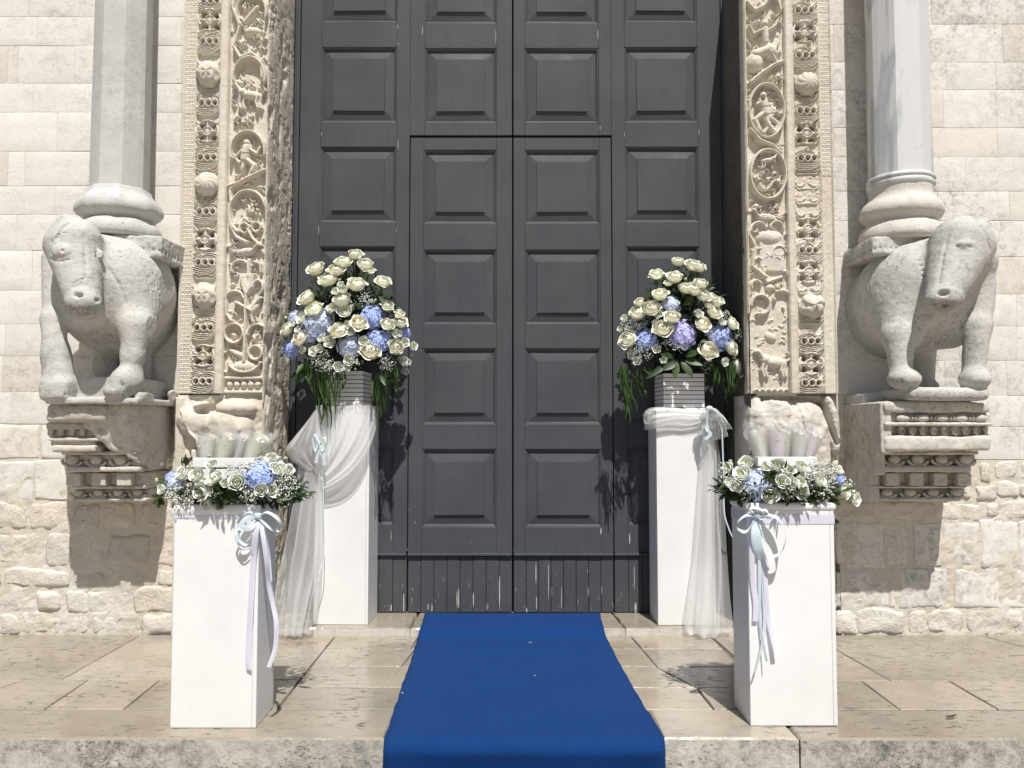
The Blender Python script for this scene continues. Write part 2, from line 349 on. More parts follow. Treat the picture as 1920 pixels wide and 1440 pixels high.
# ---- ashlar walls
def block_mesh(w, h, rough, seed, mat, d=.10):
    nx = max(3, int(w / (.022 if rough > .3 else .11))); ny = max(3, int(h / (.022 if rough > .3 else .09)))
    nx = min(nx, 16 if rough > .3 else 6); ny = min(ny, 10 if rough > .3 else 4)
    rng = np.random.default_rng(seed)
    u = np.linspace(0, 1, nx + 1); v = np.linspace(0, 1, ny + 1); e = .0032 + .012 * rough
    u = np.concatenate([[0, e / w], u[1:-1], [1 - e / w, 1]]); v = np.concatenate([[0, e / h], v[1:-1], [1 - e / h, 1]])
    U, W = np.meshgrid(u, v); X = (U - .5) * w; Z = (W - .5) * h
    edge = np.minimum.reduce([U * w, (1 - U) * w, W * h, (1 - W) * h])
    rim = np.clip(edge / (e * (1 + 3 * rough)), 0, 1); rim = np.sqrt(1 - (1 - rim) ** 2)
    f1 = fbm(X * 9 + seed * 3.7, Z * 9, X * 0 + seed, 3); f2 = fbm(X * 4 + seed, Z * 4 + 9, X * 0 + seed * 1.3, 8, 3)
    Y = -rim * (.0006 + .003 * rough) - f1 * (.0012 + .015 * rough) * rim - f2 * (.001 + .009 * rough) * rim - np.abs(fbm(X * 22 + seed, Z * 26, X * 0 + seed, 31, 3)) * .024 * rough * rim + rng.uniform(-.0005, .0005) * (1 + 14 * rough)
    # irregular outline
    k = rough * .026 + .0016
    ox = fbm(X * 8 + 3 + seed, Z * 8, X * 0 + seed * 2, 21, 3) * k * 1.5; oz = fbm(X * 7 + 30 + seed, Z * 7, X * 0 + seed * 2, 22, 3) * k * 1.5
    m = 1 - np.clip(edge / .05, 0, 1)
    X2 = X + ox * m; Z2 = Z + oz * m
    if rough > .5:                       # worn corners
        q = (np.abs(U - .5) * 2) ** 6 * (np.abs(W - .5) * 2) ** 6
        X2 -= np.sign(X) * q * .012; Z2 -= np.sign(Z) * q * .012
    ny_, nx_ = U.shape
    front = np.stack([X2, Y, Z2], -1).reshape(-1, 3)
    idx = np.arange(nx_ * ny_).reshape(ny_, nx_)
    F = np.stack([idx[:-1, :-1], idx[:-1, 1:], idx[1:, 1:], idx[1:, :-1]], -1).reshape(-1, 4)
    ring = np.concatenate([idx[0, :], idx[1:, -1], idx[-1, -2::-1], idx[-2:0:-1, 0]])
    back = front[ring].copy(); back[:, 1] = d
    nb = len(front); r2 = np.arange(len(ring)) + nb
    S = np.stack([ring, r2, np.roll(r2, -1), np.roll(ring, -1)], -1)
    return mk('stone', np.concatenate([front, back]), np.concatenate([F, S]), mat, smooth=rough > .25)
def wall(side, x_in, x_out, rows, label, mat, seed, specials):
    root = tag(empty('stone_wall', (x_in, WALL_Y, 0)), label, 'wall')
    lo, hi = sorted((x_in, x_out)); b = MB(); b.box((lo, WALL_Y + .0018, 0.9), (hi, WALL_Y + .7, 4.75))
    gx = np.linspace(lo, hi, int((hi - lo) / .022)); gz = np.linspace(-.05, .98, 48); A_, B_ = np.meshgrid(gx, gz)
    Yn = WALL_Y + .002 - .012 * np.abs(fbm(A_ * 7, B_ * 9, A_ * 0, 77, 4)) - .006 * fbm(A_ * 25, B_ * 25, A_ * 0, 78, 3); i0 = len(b.v); idx = np.arange(A_.size).reshape(A_.shape)
    b.add(np.stack([A_, Yn, B_], -1).reshape(-1, 3), np.stack([idx[:-1, :-1], idx[:-1, 1:], idx[1:, 1:], idx[1:, :-1]], -1).reshape(-1, 4).tolist()); b.box((lo, WALL_Y + .02, -.3), (hi, WALL_Y + .7, .9))
    o = b.build('mortar', M['mortar'], root, loc=(-x_in, -WALL_Y, 0))
    rng = random.Random(seed); n = 0
    for i in range(len(rows) - 1):
        z1, z0 = PZ(rows[i], WALL_Y), PZ(rows[i + 1], WALL_Y)
        py = (rows[i] + rows[i + 1]) / 2
        rough = 0 if py < 780 else (.35 if py < 940 else .8)
        if side > 0: rough = 0 if py < 850 else (.8 if py < 970 else .45)
        if py > 1135: rough = .9
        if i in specials: xs = [P(q, py, WALL_Y).x for q in specials[i]]
        else:
            xs = []; x = lo + rng.uniform(.1, .3) * 0
            wlo, whi = ((.26, .48) if rough < .3 else (.20, .42)) if z1 - z0 > .16 else (.2, .45)
            while x < hi - .12:
                xs.append(x); x += rng.uniform(wlo, whi)
            xs.append(hi)
        xs = sorted(xs)
        if xs[0] > lo + .02:
            x = xs[0]
            while x > lo + .02: x = max(lo, x - rng.uniform(.28, .45)); xs.insert(0, x)
        if xs[-1] < hi - .02:
            x = xs[-1]
            while x < hi - .02: x = min(hi, x + rng.uniform(.28, .45)); xs.append(x)
        jg = .0007 if rough == 0 else .003 + .006 * rough
        for j in range(len(xs) - 1):
            jj = jg * rng.choice((.6, 1, 1, 2.6)); w = xs[j + 1] - xs[j] - jj * 2; h = z1 - z0 - jj * 2
            if w < .02: continue
            me = block_mesh(w, h, rough, seed * 1000 + i * 30 + j, M['rubble'] if rough > .5 else (M['tan'] if rng.random() < .14 or w < .10 else mat))
            o = link('stone', me, root, ((xs[j] + xs[j + 1]) / 2 - x_in, 0, (z0 + z1) / 2)); o.rotation_euler = (0, rng.uniform(-.006, .006), 0); n += 1
    return root
LX_IN = P(341, 500, WALL_Y).x; RX_IN = P(1563, 500, WALL_Y).x
rowsL = [-70, -20, 32, 86, 157, 211, 284, 349, 403, 470, 545, 608, 668, 735, 795, 862, 938, 995, 1066, 1102, 1150, 1192]
spL = {2: [-40, 71, 178, 340], 3: [-60, 14, 34, 141, 230, 340], 4: [-30, 62, 200, 340], 5: [-80, 107, 250, 340], 6: [-40, 15, 46, 190, 340], 7: [-70, 103, 240, 340],
       8: [-50, 30, 105, 215, 340], 9: [-40, 60, 170, 340], 15: [-70, 67, 150, 340], 16: [-60, 50, 128, 190, 260, 340], 17: [-40, 82, 140, 195, 285, 340], 18: [-90, 10, 135, 200, 292, 340], 19: [-50, 60, 120, 165, 250, 340], 20: [-30, 40, 95, 172, 265, 340]}
rowsR = [-70, -20, 46, 117, 169, 240, 295, 359, 414, 482, 552, 612, 676, 742, 800, 862, 905, 938, 976, 1065, 1141, 1192]
spR = {2: [1563, 1590, 1740, 1880, 2010], 5: [1563, 1588, 1741, 1870, 1990], 8: [1563, 1640, 1850, 1960], 18: [1563, 1585, 1658, 1708, 1766, 1840, 1912, 2000], 19: [1563, 1668, 1682, 1778, 1788, 1875, 1960],
       20: [1563, 1608, 1700, 1738, 1810, 1920, 2000], 15: [1563, 1700, 1832, 1860, 1910, 1990], 16: [1563, 1690, 1822, 1868, 1912, 1990], 17: [1563, 1640, 1755, 1840, 1875, 1950]}
wall(-1, LX_IN, -3.95, rowsL, 'pale limestone ashlar wall to the left of the carved door jamb', M['wall'], 3, spL)
wall(1, RX_IN, 3.95, rowsR, 'pale limestone wall with grey lichen to the right of the carved door jamb', M['wall_r'], 4, spR)
# ---------------------------------------------------------------- carved relief painted as a height field and meshed
JY = WALL_Y - .085
class Relief:
    def __init__(s, s0, s1, v0, v1, res=.0036, seed=0):
        x0, x1 = (s0 - 960) * s.k(), (s1 - 960) * s.k()
        z1, z0 = PZ(v0, JY), PZ(v1, JY)
        s.X = np.linspace(x0, x1, int((x1 - x0) / res) + 1); s.Z = np.linspace(z1, z0, int((z1 - z0) / res) + 1)
        s.S = 960 + s.X / s.k()
        dz = (s.Z - CAMZ) / JY; b = np.tan(np.arctan(dz) - PITCH); s.V = 720 - b * FPX
        s.H = np.zeros((len(s.Z), len(s.X)), dtype=np.float32); s.rng = random.Random(seed)
    @staticmethod
    def k(): return (P(1060, 400, JY).x) / 100
    def win(s, a, b, c, d):
        i0, i1 = np.searchsorted(s.S, a), np.searchsorted(s.S, b); j0, j1 = np.searchsorted(s.V, c), np.searchsorted(s.V, d)
        if i1 <= i0 or j1 <= j0: return None
        A, Bv = np.meshgrid(s.S[i0:i1], s.V[j0:j1]); return (slice(j0, j1), slice(i0, i1)), A, Bv
    def blob(s, x, y, rx, ry, h, ang=0, base=0, p=.5):
        r = max(rx, ry) + 1; w = s.win(x - r, x + r, y - r, y + r)
        if not w: return
        sl, A, Bv = w; c, n = math.cos(ang), math.sin(ang); a = (A - x) * c + (Bv - y) * n; b = -(A - x) * n + (Bv - y) * c
        q = (a / rx) ** 2 + (b / ry) ** 2; t = np.where(q < 1, base + h * np.clip(1 - q, 0, 1) ** p, -9)
        s.H[sl] = np.maximum(s.H[sl], t)
    def dist(s, A, Bv, pts):
        D = np.full(A.shape, 1e9)
        for (x0, y0), (x1, y1) in zip(pts[:-1], pts[1:]):
            dx, dy = x1 - x0, y1 - y0; L = dx * dx + dy * dy + 1e-9
            t = np.clip(((A - x0) * dx + (Bv - y0) * dy) / L, 0, 1)
            D = np.minimum(D, np.hypot(A - x0 - t * dx, Bv - y0 - t * dy))
        return D
    def stroke(s, pts, w, h, base=0, groove=False, p=.5):
        xs = [q[0] for q in pts]; ys = [q[1] for q in pts]; r = s.win(min(xs) - w, max(xs) + w, min(ys) - w, max(ys) + w)
        if not r: return
        sl, A, Bv = r; D = s.dist(A, Bv, pts); pr = np.clip(1 - (D / w) ** 2, 0, 1)
        if groove: s.H[sl] -= h * pr
        else: s.H[sl] = np.maximum(s.H[sl], np.where(D < w, base + h * pr ** p, -9))
    def hole(s, x, y, rx, ry, d, ang=0):
        r = max(rx, ry) * 1.3 + 1; w = s.win(x - r, x + r, y - r, y + r)
        if not w: return
        sl, A, Bv = w; c, n = math.cos(ang), math.sin(ang); a = (A - x) * c + (Bv - y) * n; b = -(A - x) * n + (Bv - y) * c
        q = np.sqrt((a / rx) ** 2 + (b / ry) ** 2); m = np.clip((1.25 - q) / .35, 0, 1)
        s.H[sl] = s.H[sl] * (1 - m) - d * m
    def ring(s, x, y, rx, ry, w, h, base=0, a0=0, a1=6.2832, n=26):
        s.stroke([(x + rx * math.cos(a0 + (a1 - a0) * i / n), y + ry * math.sin(a0 + (a1 - a0) * i / n)) for i in range(n + 1)], w, h, base)
    def rect(s, a, b, c, d, h, soft=1.5):
        w = s.win(a - 3, b + 3, c - 3, d + 3)
        if not w: return
        sl, A, Bv = w; e = np.minimum.reduce([A - a, b - A, Bv - c, d - Bv]); t = np.clip(e / soft, 0, 1)
        s.H[sl] = np.maximum(s.H[sl], np.where(e > 0, h * np.sqrt(1 - (1 - t) ** 2), -9))
    def leaf(s, x, y, ang, L, w, h, ribs=3, curl=.5, base=0):
        """an acanthus lobe: curved strokes fanned out from a foot"""
        for i in range(ribs):
            f = (i - (ribs - 1) / 2) / max(1, ribs - 1); a = ang + f * .9
            pts = []
            for k in range(6):
                t = k / 5; aa = a + curl * f * 2.2 * t
                pts.append((x + math.cos(aa) * L * t * (1 - .15 * abs(f)), y + math.sin(aa) * L * t * (1 - .15 * abs(f))))
            s.stroke(pts, w, h, base)
    def unit_a(s, x, y, w=21, hgt=24, flip=1):
        """shell of curling leaves with three drilled holes"""
        for i in range(5):
            r = 6 + i * 3.9
            s.ring(x + flip * 7, y + 2, r * 1.15, r * .95, 1.3, .010 + .002 * (i % 2), .004, math.pi * .95, math.pi * 2.05)
        for i in range(4):
            s.stroke([(x - w + 2, y + 8 + i * 4.2), (x - w * .3, y + 12 + i * 3.6), (x + w * .4, y + 11 + i * 3.4), (x + w - 2, y + 5 + i * 3.0)], 1.35, .012, .004)
        for i in range(3):
            s.stroke([(x - w + 1, y - 8 - i * 4), (x - w * .5, y - 13 - i * 3.8), (x + w * .1, y - 15 - i * 3)], 1.3, .011, .004)
        for k, dx in enumerate((-12, 1, 13)):
            s.ring(x + dx, y, 5.6, 6.2, 1.6, .012, .006)
            s.hole(x + dx, y, 3.7, 4.6 - .5 * k, .045, .5 * flip)
    def unit_b(s, x, y, w=20, hgt=20):
        """rosette of four lobes round four drilled holes"""
        s.ring(x, y, w * .92, hgt * .95, 2.0, .014, .004)
        for a in range(8): s.stroke([(x, y), (x + w * .85 * math.cos(a * .785 + .39 * 0), y + hgt * .9 * math.sin(a * .785))], 1.9, .013, .002)
        s.ring(x, y, w * .42, hgt * .36, 1.4, .014, .004)
        for sx in (-1, 1):
            for sy in (-1, 1): s.hole(x + sx * w * .50, y + sy * hgt * .52, 4.8, 5.6, .045, -sx * sy * .8)
    def mesh(s, name, mat, parent, wear=.003, seed=0, back=.08, rel=0):
        A, Bv = np.meshgrid(s.X, s.Z)
        H = s.H * 1.6 + wear * fbm(A * 14, Bv * 14, A * 0, seed) + .0016 * fbm(A * 60, Bv * 60, A * 0, seed + 9, 3)
        H = (H + np.roll(H, 1, 0) * .0)
        Y = JY - rel - H
        V = np.stack([A, Y, Bv], -1).reshape(-1, 3); ny, nx = A.shape; idx = np.arange(nx * ny).reshape(ny, nx)
        F = np.stack([idx[1:, :-1], idx[1:, 1:], idx[:-1, 1:], idx[:-1, :-1]], -1).reshape(-1, 4)
        ring = np.concatenate([idx[-1, :], idx[-2::-1, -1], idx[0, -2::-1], idx[1:-1, 0]])
        bk = V[ring].copy(); bk[:, 1] = JY + back; r2 = np.arange(len(ring)) + len(V)
        Sd = np.stack([ring, r2, np.roll(r2, -1), np.roll(ring, -1)], -1)
        return link(name, mk(name, np.concatenate([V, bk]), np.concatenate([F, Sd]), mat, smooth=True), parent)
VT, VB = -80, 738
def fill(r, a, b, v0, v1, h): r.rect(a, b, v0, v1, h)
def dentil_band(a, b, name, mat, parent, flip, v1=VB, worn_from=None):
    r = Relief(a, b, VT, v1, .0036, 1); lo, hi = min(a, b), max(a, b)
    s0, s1 = (lo + 5, hi - 4)
    r.rect(lo, s0 - .5, VT - 5, v1 + 5, .012); r.rect(s1 + .5, hi, VT - 5, v1 + 5, .010)
    y = VT
    while y < v1 - 4:
        if worn_from is None or y < worn_from:
            for k in range(3):
                x = s0 + (s1 - s0) * (k + .5) / 3
                r.blob(x, y + 2.6, (s1 - s0) / 6.5, 2.5, .0035)
            r.stroke([(s0, y + 6), (s1, y + 6.2)], .9, .0025)
        y += 7.6
    return r.mesh(name, mat, parent, .0015, 4)
def leaf_band(a, b, name, mat, parent, As, Bs, seed, flip=1, worn=None):
    r = Relief(a, b, VT, VB, .0034, seed); c = (a + b) / 2; w = (b - a) / 2
    for i in range(30):                    # curling leaf edges everywhere between the drilled units
        y = VT + i * 28
        for sg in (-1, 1):
            r.stroke([(c + sg * (w - 1), y), (c + sg * (w - 6), y + 8), (c + sg * (w - 13), y + 10), (c + sg * w * .2, y + 5)], 1.7, .013)
            r.stroke([(c + sg * (w - 1), y + 7), (c + sg * (w - 8), y + 15), (c, y + 14)], 1.5, .012)
    for y in As: r.unit_a(c, y, w, 24, flip)
    for y in Bs: r.unit_b(c, y, w - 1, 21)
    r.rect(a - 2, a + 2.0, VT - 5, VB + 5, .018); r.rect(b - 2.0, b + 2, VT - 5, VB + 5, .018)
    if worn:
        for (y0, y1, k) in worn:
            m = np.clip((r.V - y0) / 14, 0, 1) * np.clip((y1 - r.V) / 14, 0, 1); r.H *= (1 - m * (1 - k))[:, None]; r.H += (m[:, None] * .007 * np.abs(fbm(np.meshgrid(r.S, r.V)[0] * .12, np.meshgrid(r.S, r.V)[1] * .12, 0 * r.H, 3, 4))).astype(np.float32)
    return r.mesh(name, mat, parent, .0022, seed)
def fillet(a, b, name, mat, parent, seed):
    r = Relief(a, b, VT, VB, .005, seed); c = (a + b) / 2
    r.rect(a, b, VT - 5, VB + 5, .026, 2.5); r.stroke([(c + (b - a) * .16, VT), (c + (b - a) * .16, VB)], 1.3, .007, groove=True)
    return r.mesh(name, mat, parent, .0035, seed + 3)
def quadruped(r, x, y, L, fl=1, h=.030):
    """a walking animal carved in profile: trunk, neck, head, four legs, tail"""
    r.blob(x, y, L * .5, L * .22, h, -.1 * fl); r.blob(x + fl * L * .38, y - L * .12, L * .24, L * .20, h * 1.05, .4 * fl)
    r.stroke([(x + fl * L * .42, y - L * .1), (x + fl * L * .58, y - L * .38)], L * .12, h); r.blob(x + fl * L * .66, y - L * .42, L * .16, L * .10, h, .3 * fl)
    for k, dx in enumerate((-.42, -.28, .30, .45)):
        r.stroke([(x + fl * L * dx, y + L * .05), (x + fl * L * (dx + .06), y + L * .32), (x + fl * L * (dx - .01), y + L * .55)], L * .075, h * (.9 if k % 2 else .6))
    r.stroke([(x - fl * L * .48, y - L * .05), (x - fl * L * .62, y - L * .2), (x - fl * L * .52, y - L * .38)], L * .05, h * .7)
def figure(r, x, y, H, fl=1, h=.032):
    """a small seated or striding man"""
    r.blob(x, y - H * .42, H * .11, H * .12, h); r.stroke([(x, y - H * .3), (x - fl * H * .05, y + H * .02)], H * .14, h)
    r.stroke([(x + fl * H * .08, y - H * .26), (x + fl * H * .3, y - H * .12), (x + fl * H * .38, y - H * .3)], H * .06, h * .8)
    r.stroke([(x - fl * H * .1, y - H * .24), (x - fl * H * .3, y - H * .02), (x - fl * H * .2, y + H * .12)], H * .055, h * .8)
    r.stroke([(x, y + H * .02), (x + fl * H * .22, y + H * .2), (x + fl * H * .12, y + H * .48)], H * .085, h * .9)
    r.stroke([(x - fl * H * .05, y + H * .04), (x - fl * H * .1, y + H * .28), (x - fl * H * .25, y + H * .48)], H * .08, h * .8)
    r.stroke([(x - H * .08, y - H * .1), (x + H * .1, y - H * .12)], 1, .006, groove=True)
def bird(r, x, y, L, fl=1, h=.028):
    r.blob(x, y, L * .42, L * .17, h, -.15 * fl); r.stroke([(x + fl * L * .3, y - L * .05), (x + fl * L * .46, y - L * .25)], L * .07, h); r.blob(x + fl * L * .52, y - L * .27, L * .09, L * .07, h)
    for k in range(4): r.stroke([(x - fl * L * .2, y - L * .02 * k), (x - fl * L * .62, y - L * (.12 - .07 * k))], 1.4, h * .7)
    for k in range(3): r.stroke([(x - L * .2, y - 2 + k * 3), (x + L * .2, y - 1 + k * 3)], .8, .004, groove=True)
    r.stroke([(x, y + L * .12), (x, y + L * .34)], 1.6, h * .7)
def acanthus(r, x, y, ang, s=1.0, h=.026):
    for k in range(5):
        a = ang + (k - 2) * .5; L = s * (13 - abs(k - 2) * 2.2)
        r.stroke([(x, y), (x + math.cos(a) * L * .6, y + math.sin(a) * L * .6), (x + math.cos(a + .4) * L, y + math.sin(a + .4) * L)], 2.0 * s, h * (.7 + .1 * (k % 3)))
        r.hole(x + math.cos(a + .25) * L * .75, y + math.sin(a + .25) * L * .75, 1.0 * s, 1.3 * s, .004)
def scroll_field(r, a, b, seed):
    """low leafy fill so that no ground of the vine panel is blank"""
    rg = random.Random(seed)
    for i in range(230):
        x = rg.uniform(a + 4, b - 4); y = rg.uniform(VT, VB - 20); an = rg.uniform(0, 6.28); L = rg.uniform(5, 12)
        r.stroke([(x, y), (x + math.cos(an) * L * .5, y + math.sin(an) * L * .5), (x + math.cos(an + .8) * L, y + math.sin(an + .8) * L)], rg.uniform(1.2, 2.2), rg.uniform(.010, .020))
    for i in range(70): r.hole(rg.uniform(a + 4, b - 4), rg.uniform(VT, VB - 20), rg.uniform(1.3, 2.6), rg.uniform(1.5, 3.5), .004, rg.uniform(0, 3))

# boss: a separate ball in the leaf band
def boss(x, y, r, kind, mat, parent, depth):
    c = P(0, y, JY); cx = (x - 960) * Relief.k(); rad = r * Relief.k()
    n, k = 48, 28; b = MB(); V = []; F = []
    ph = np.linspace(0, math.pi, k + 1)[:, None]; th = np.linspace(0, 2 * math.pi, n, endpoint=False)[None, :]
    dx, dy, dz = np.sin(ph) * np.cos(th), np.cos(ph) * np.ones_like(th), np.sin(ph) * np.sin(th)
    rr = np.ones(dx.shape)
    if kind == 'swirl': rr = 1 - .085 * np.abs(np.sin(th * 4.5 + ph * 3.4)) ** 3 * np.sin(ph)
    if kind == 'lump': rr = 1 + .16 * fbm(dx * 2.4, dy * 2.4, dz * 2.4, 5, 3) - .10 * (np.sin(th * 5) * np.sin(ph * 5) > .35)
    if kind == 'rosette': rr = 1 - .13 * (np.sin(th * 4 + ph * 2.0) > .35) * (ph < 2.6) + .02 * np.sin(ph * 12)
    X = cx + rad * rr * dx; Y = JY - depth + rad * rr * dy * (-1) * .85; Z = c.z + rad * rr * dz * (1.0 if kind != 'lump' else 1.1)
    V = np.stack([X, Y, Z], -1).reshape(-1, 3); idx = np.arange((k + 1) * n).reshape(k + 1, n)
    F = np.stack([idx[:-1], np.roll(idx[:-1], -1, 1), np.roll(idx[1:], -1, 1), idx[1:]], -1).reshape(-1, 4)
    return link('boss', mk('boss', V, F[:, ::-1], mat, smooth=True), parent)

# ---- left jamb
jl = tag(empty('carved_jamb'), 'carved cream jamb left of the dark door, with a drinking basin low in its relief', 'door jamb', 'carved jambs of the doorway')
MC = M['carved']
dentil_band(339, 365, 'bead_band', MC, jl, 1)
leaf_band(365, 411, 'leaf_band', MC, jl, [-50, 4, 80, 195, 297, 398, 493, 615, 715], [-22, 40, 248, 450, 667], 7)
boss(390, 143, 24, 'lump', MC, jl, .022); boss(391, 348, 23.5, 'swirl', MC, jl, .022); boss(390, 556, 24, 'lump', MC, jl, .016)
fillet(411, 427, 'fillet', MC, jl, 9)
r = Relief(427, 500, VT, VB, .0034, 11); scroll_field(r, 427, 500, 5)
vine = [(431, -60), (438, -20), (433, 20), (446, 55), (436, 92), (448, 112), (470, 104), (488, 118), (490, 150)]
r.stroke(vine, 4, .030)
r.ring(468, 28, 28, 34, 3.6, .032, 0, 2.4, 6.6); acanthus(r, 452, 20, -1.2); acanthus(r, 478, 40, .9); r.stroke([(455, 45), (478, 18)], 5, .026); acanthus(r, 484, 70, 2.4); acanthus(r, 447, 80, 1.2)
r.blob(470, 62, 18, 9, .028); r.ring(466, 150, 30, 38, 3.6, .034, 0, 3.0, 6.5); r.blob(447, 160, 10, 7, .034, .3)
quadruped(r, 470, 182, 44, -1, .034); figure(r, 462, 165, 40, -1, .026)
acanthus(r, 438, 228, -.7); acanthus(r, 452, 232, 0); r.hole(440, 232, 2.4, 3, .006); r.hole(449, 229, 2, 2.6, .006); r.hole(437, 242, 2, 2, .006)
r.ring(466, 290, 32, 40, 3.8, .036, 0, 2.9, 6.4); figure(r, 463, 300, 68, 1, .036); r.hole(478, 330, 4, 7, .006, .4); r.hole(446, 322, 6, 8, .002, -.6)
r.stroke([(432, 352), (450, 346), (468, 336), (485, 328), (498, 322)], 4.2, .034); r.stroke([(436, 380), (434, 360), (440, 350)], 4, .030)
r.ring(468, 402, 34, 42, 3.6, .034, 0, 2.2, 6.2); acanthus(r, 470, 400, -1.2, 1.5); acanthus(r, 462, 412, .6, 1.2); r.ring(462, 430, 8, 9, 2.4, .028); r.ring(484, 428, 8, 9, 2.2, .026)
r.stroke([(434, 395), (436, 425), (448, 447), (466, 456)], 4, .032); r.stroke([(468, 432), (478, 450), (492, 462)], 3.4, .030)
bird(r, 464, 474, 48, 1, .034); r.ring(456, 508, 17, 18, 3.4, .028, 0, 3.0, 5.8); r.stroke([(471, 490), (471, 520)], 4.5, .030); r.stroke([(480, 492), (492, 496), (493, 512)], 3, .024)
for k in range(7): r.stroke([(456 + k * 4.4, 516), (461 + k * 2.6, 540), (465 + k * 1.0, 552)], 2.2, .030 + .003 * (k % 2))
r.ring(489, 540, 9, 13, 3, .028, 0, 3.2, 7.6); r.rect(433, 457, 552, 592, .004); r.ring(446, 560, 16, 13, 3, .028, 0, 3.14, 6.28); r.stroke([(430, 560), (431, 590), (440, 602)], 3, .026)
r.stroke([(467, 545), (467, 612), (466, 678)], 3.8, .034)
r.blob(482, 580, 9, 22, .030, .5); r.stroke([(448, 568), (462, 575), (478, 584)], 3.2, .034); r.stroke([(476, 582), (494, 560)], 4, .032); r.stroke([(478, 592), (480, 604)], 3, .028)
r.ring(446, 626, 17, 18, 2.6, .030); r.ring(489, 628, 17, 19, 3, .030, 0, 3.1, 6.3); r.hole(446, 624, 12, 12, .002); r.blob(444, 628, 7, 4, .014, .4); r.blob(486, 630, 10, 12, .012)
r.blob(448, 662, 16, 6, .022, .5); r.ring(486, 662, 12, 13, 3, .028); r.hole(486, 662, 6, 7, .004)
r.ring(466, 676, 30, 22, 3.0, .030, 0, .2, 2.94); r.blob(466, 688, 26, 12, .030)
for k in range(6): r.stroke([(446 + k * 8, 681), (448 + k * 7.4, 694)], 1.2, .006, groove=True)
r.rect(428, 500, 706, 712, .018); r.rect(428, 500, 732, 738, .014)
for k in range(5): r.blob(438 + k * 13, 721, 6, 7, .016, .3 * k)
r.mesh('vine_panel', MC, jl, .0028, 12)
# outer rim, eroded corner and the side that faces the door
def eroded_corner(sa, x_door, name, mat, parent, side, v1=VB, seed=0, amp=1.0):
    x0 = (sa - 960) * Relief.k(); nz = 820; z1, z0 = PZ(VT, JY), 0.02
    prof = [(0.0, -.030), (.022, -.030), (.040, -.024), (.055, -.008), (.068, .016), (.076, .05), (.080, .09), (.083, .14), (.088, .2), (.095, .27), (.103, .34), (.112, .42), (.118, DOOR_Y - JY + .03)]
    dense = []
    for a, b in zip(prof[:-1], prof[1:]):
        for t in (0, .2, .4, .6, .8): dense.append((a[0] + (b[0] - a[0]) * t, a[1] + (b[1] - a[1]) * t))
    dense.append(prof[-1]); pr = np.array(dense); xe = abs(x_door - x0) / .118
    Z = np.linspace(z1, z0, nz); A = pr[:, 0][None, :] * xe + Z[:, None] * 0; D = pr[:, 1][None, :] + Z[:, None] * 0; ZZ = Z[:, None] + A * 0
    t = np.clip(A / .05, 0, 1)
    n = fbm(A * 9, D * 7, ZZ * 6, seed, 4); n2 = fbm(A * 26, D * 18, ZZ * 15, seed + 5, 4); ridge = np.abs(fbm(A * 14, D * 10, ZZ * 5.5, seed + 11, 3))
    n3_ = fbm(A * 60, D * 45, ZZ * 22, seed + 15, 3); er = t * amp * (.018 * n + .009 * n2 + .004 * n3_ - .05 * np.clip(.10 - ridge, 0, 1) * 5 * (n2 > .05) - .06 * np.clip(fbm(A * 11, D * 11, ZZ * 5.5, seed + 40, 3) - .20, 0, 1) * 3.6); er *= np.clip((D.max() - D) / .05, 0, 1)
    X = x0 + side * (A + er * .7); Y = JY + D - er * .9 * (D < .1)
    V = np.stack([X, Y, ZZ], -1).reshape(-1, 3); ny, nx = A.shape; idx = np.arange(nx * ny).reshape(ny, nx)
    F = np.stack([idx[1:, :-1], idx[1:, 1:], idx[:-1, 1:], idx[:-1, :-1]], -1).reshape(-1, 4)
    if side < 0: F = F[:, ::-1]
    return link(name, mk(name, V, F, mat, smooth=True), parent)
eroded_corner(500, P(545, 600, DOOR_Y).x, 'eroded_reveal', M['eroded'], jl, 1, seed=2)
def base_block(a, b, v0, name, mat, parent, lumps, seed, rel=0.0, v1=1192):
    r = Relief(a, b, v0, v1, .006, seed)
    for L in lumps: r.blob(*L)
    A, Bv = np.meshgrid(r.S, r.V); r.H += .012 * fbm(A * .03, Bv * .03, A * 0, seed, 3).astype(np.float32)
    return r, (lambda: r.mesh(name, mat, parent, .006, seed, back=.3, rel=rel))
r, go = base_block(340, 503, 741, 'base_block', M['carved_r'], jl, [(372, 790, 30, 30, .05, -.6), (440, 800, 46, 34, .05, .2), (385, 762, 14, 10, .04), (450, 765, 40, 18, .045)], 31)
r.hole(396, 768, 16, 8, .02, -.2); r.hole(462, 838, 10, 7, .03, 0); r.stroke([(356, 770), (372, 810), (400, 838)], 5, .05); r.rect(372, 382, 842, 900, .03); r.rect(388, 400, 850, 900, .02); r.rect(340, 356, 745, 1192, .02); go()

# ---- right jamb
jr = tag(empty('carved_jamb'), 'worn carved jamb right of the dark door, with two oval scroll medallions high in its relief', 'door jamb', 'carved jambs of the doorway')
MR = M['carved_r']
dentil_band(1538, 1564, 'bead_band', MR, jr, -1, worn_from=330)
leaf_band(1489, 1538, 'leaf_band', MR, jr, [-60, 22, 106, 210, 298, 470, 640, 718], [-20, 62, 252, 430, 510, 682], 17, -1, worn=[(318, 392, .35), (395, 560, .6)])
boss(1515, 161, 23, 'swirl', MR, jr, .022); boss(1516, 575, 24, 'rosette', MR, jr, .024)
fillet(1473, 1489, 'fillet', MR, jr, 19)
r = Relief(1398, 1473, VT, VB, .0034, 21); scroll_field(r, 1398, 1473, 15)
r.rect(1396, 1401, VT - 5, 738, .03); r.stroke([(1404, 8), (1418, 24), (1436, 16), (1450, -4)], 5, .030); r.stroke([(1440, -20), (1462, 2), (1468, 24)], 4, .028); acanthus(r, 1425, -30, .5)
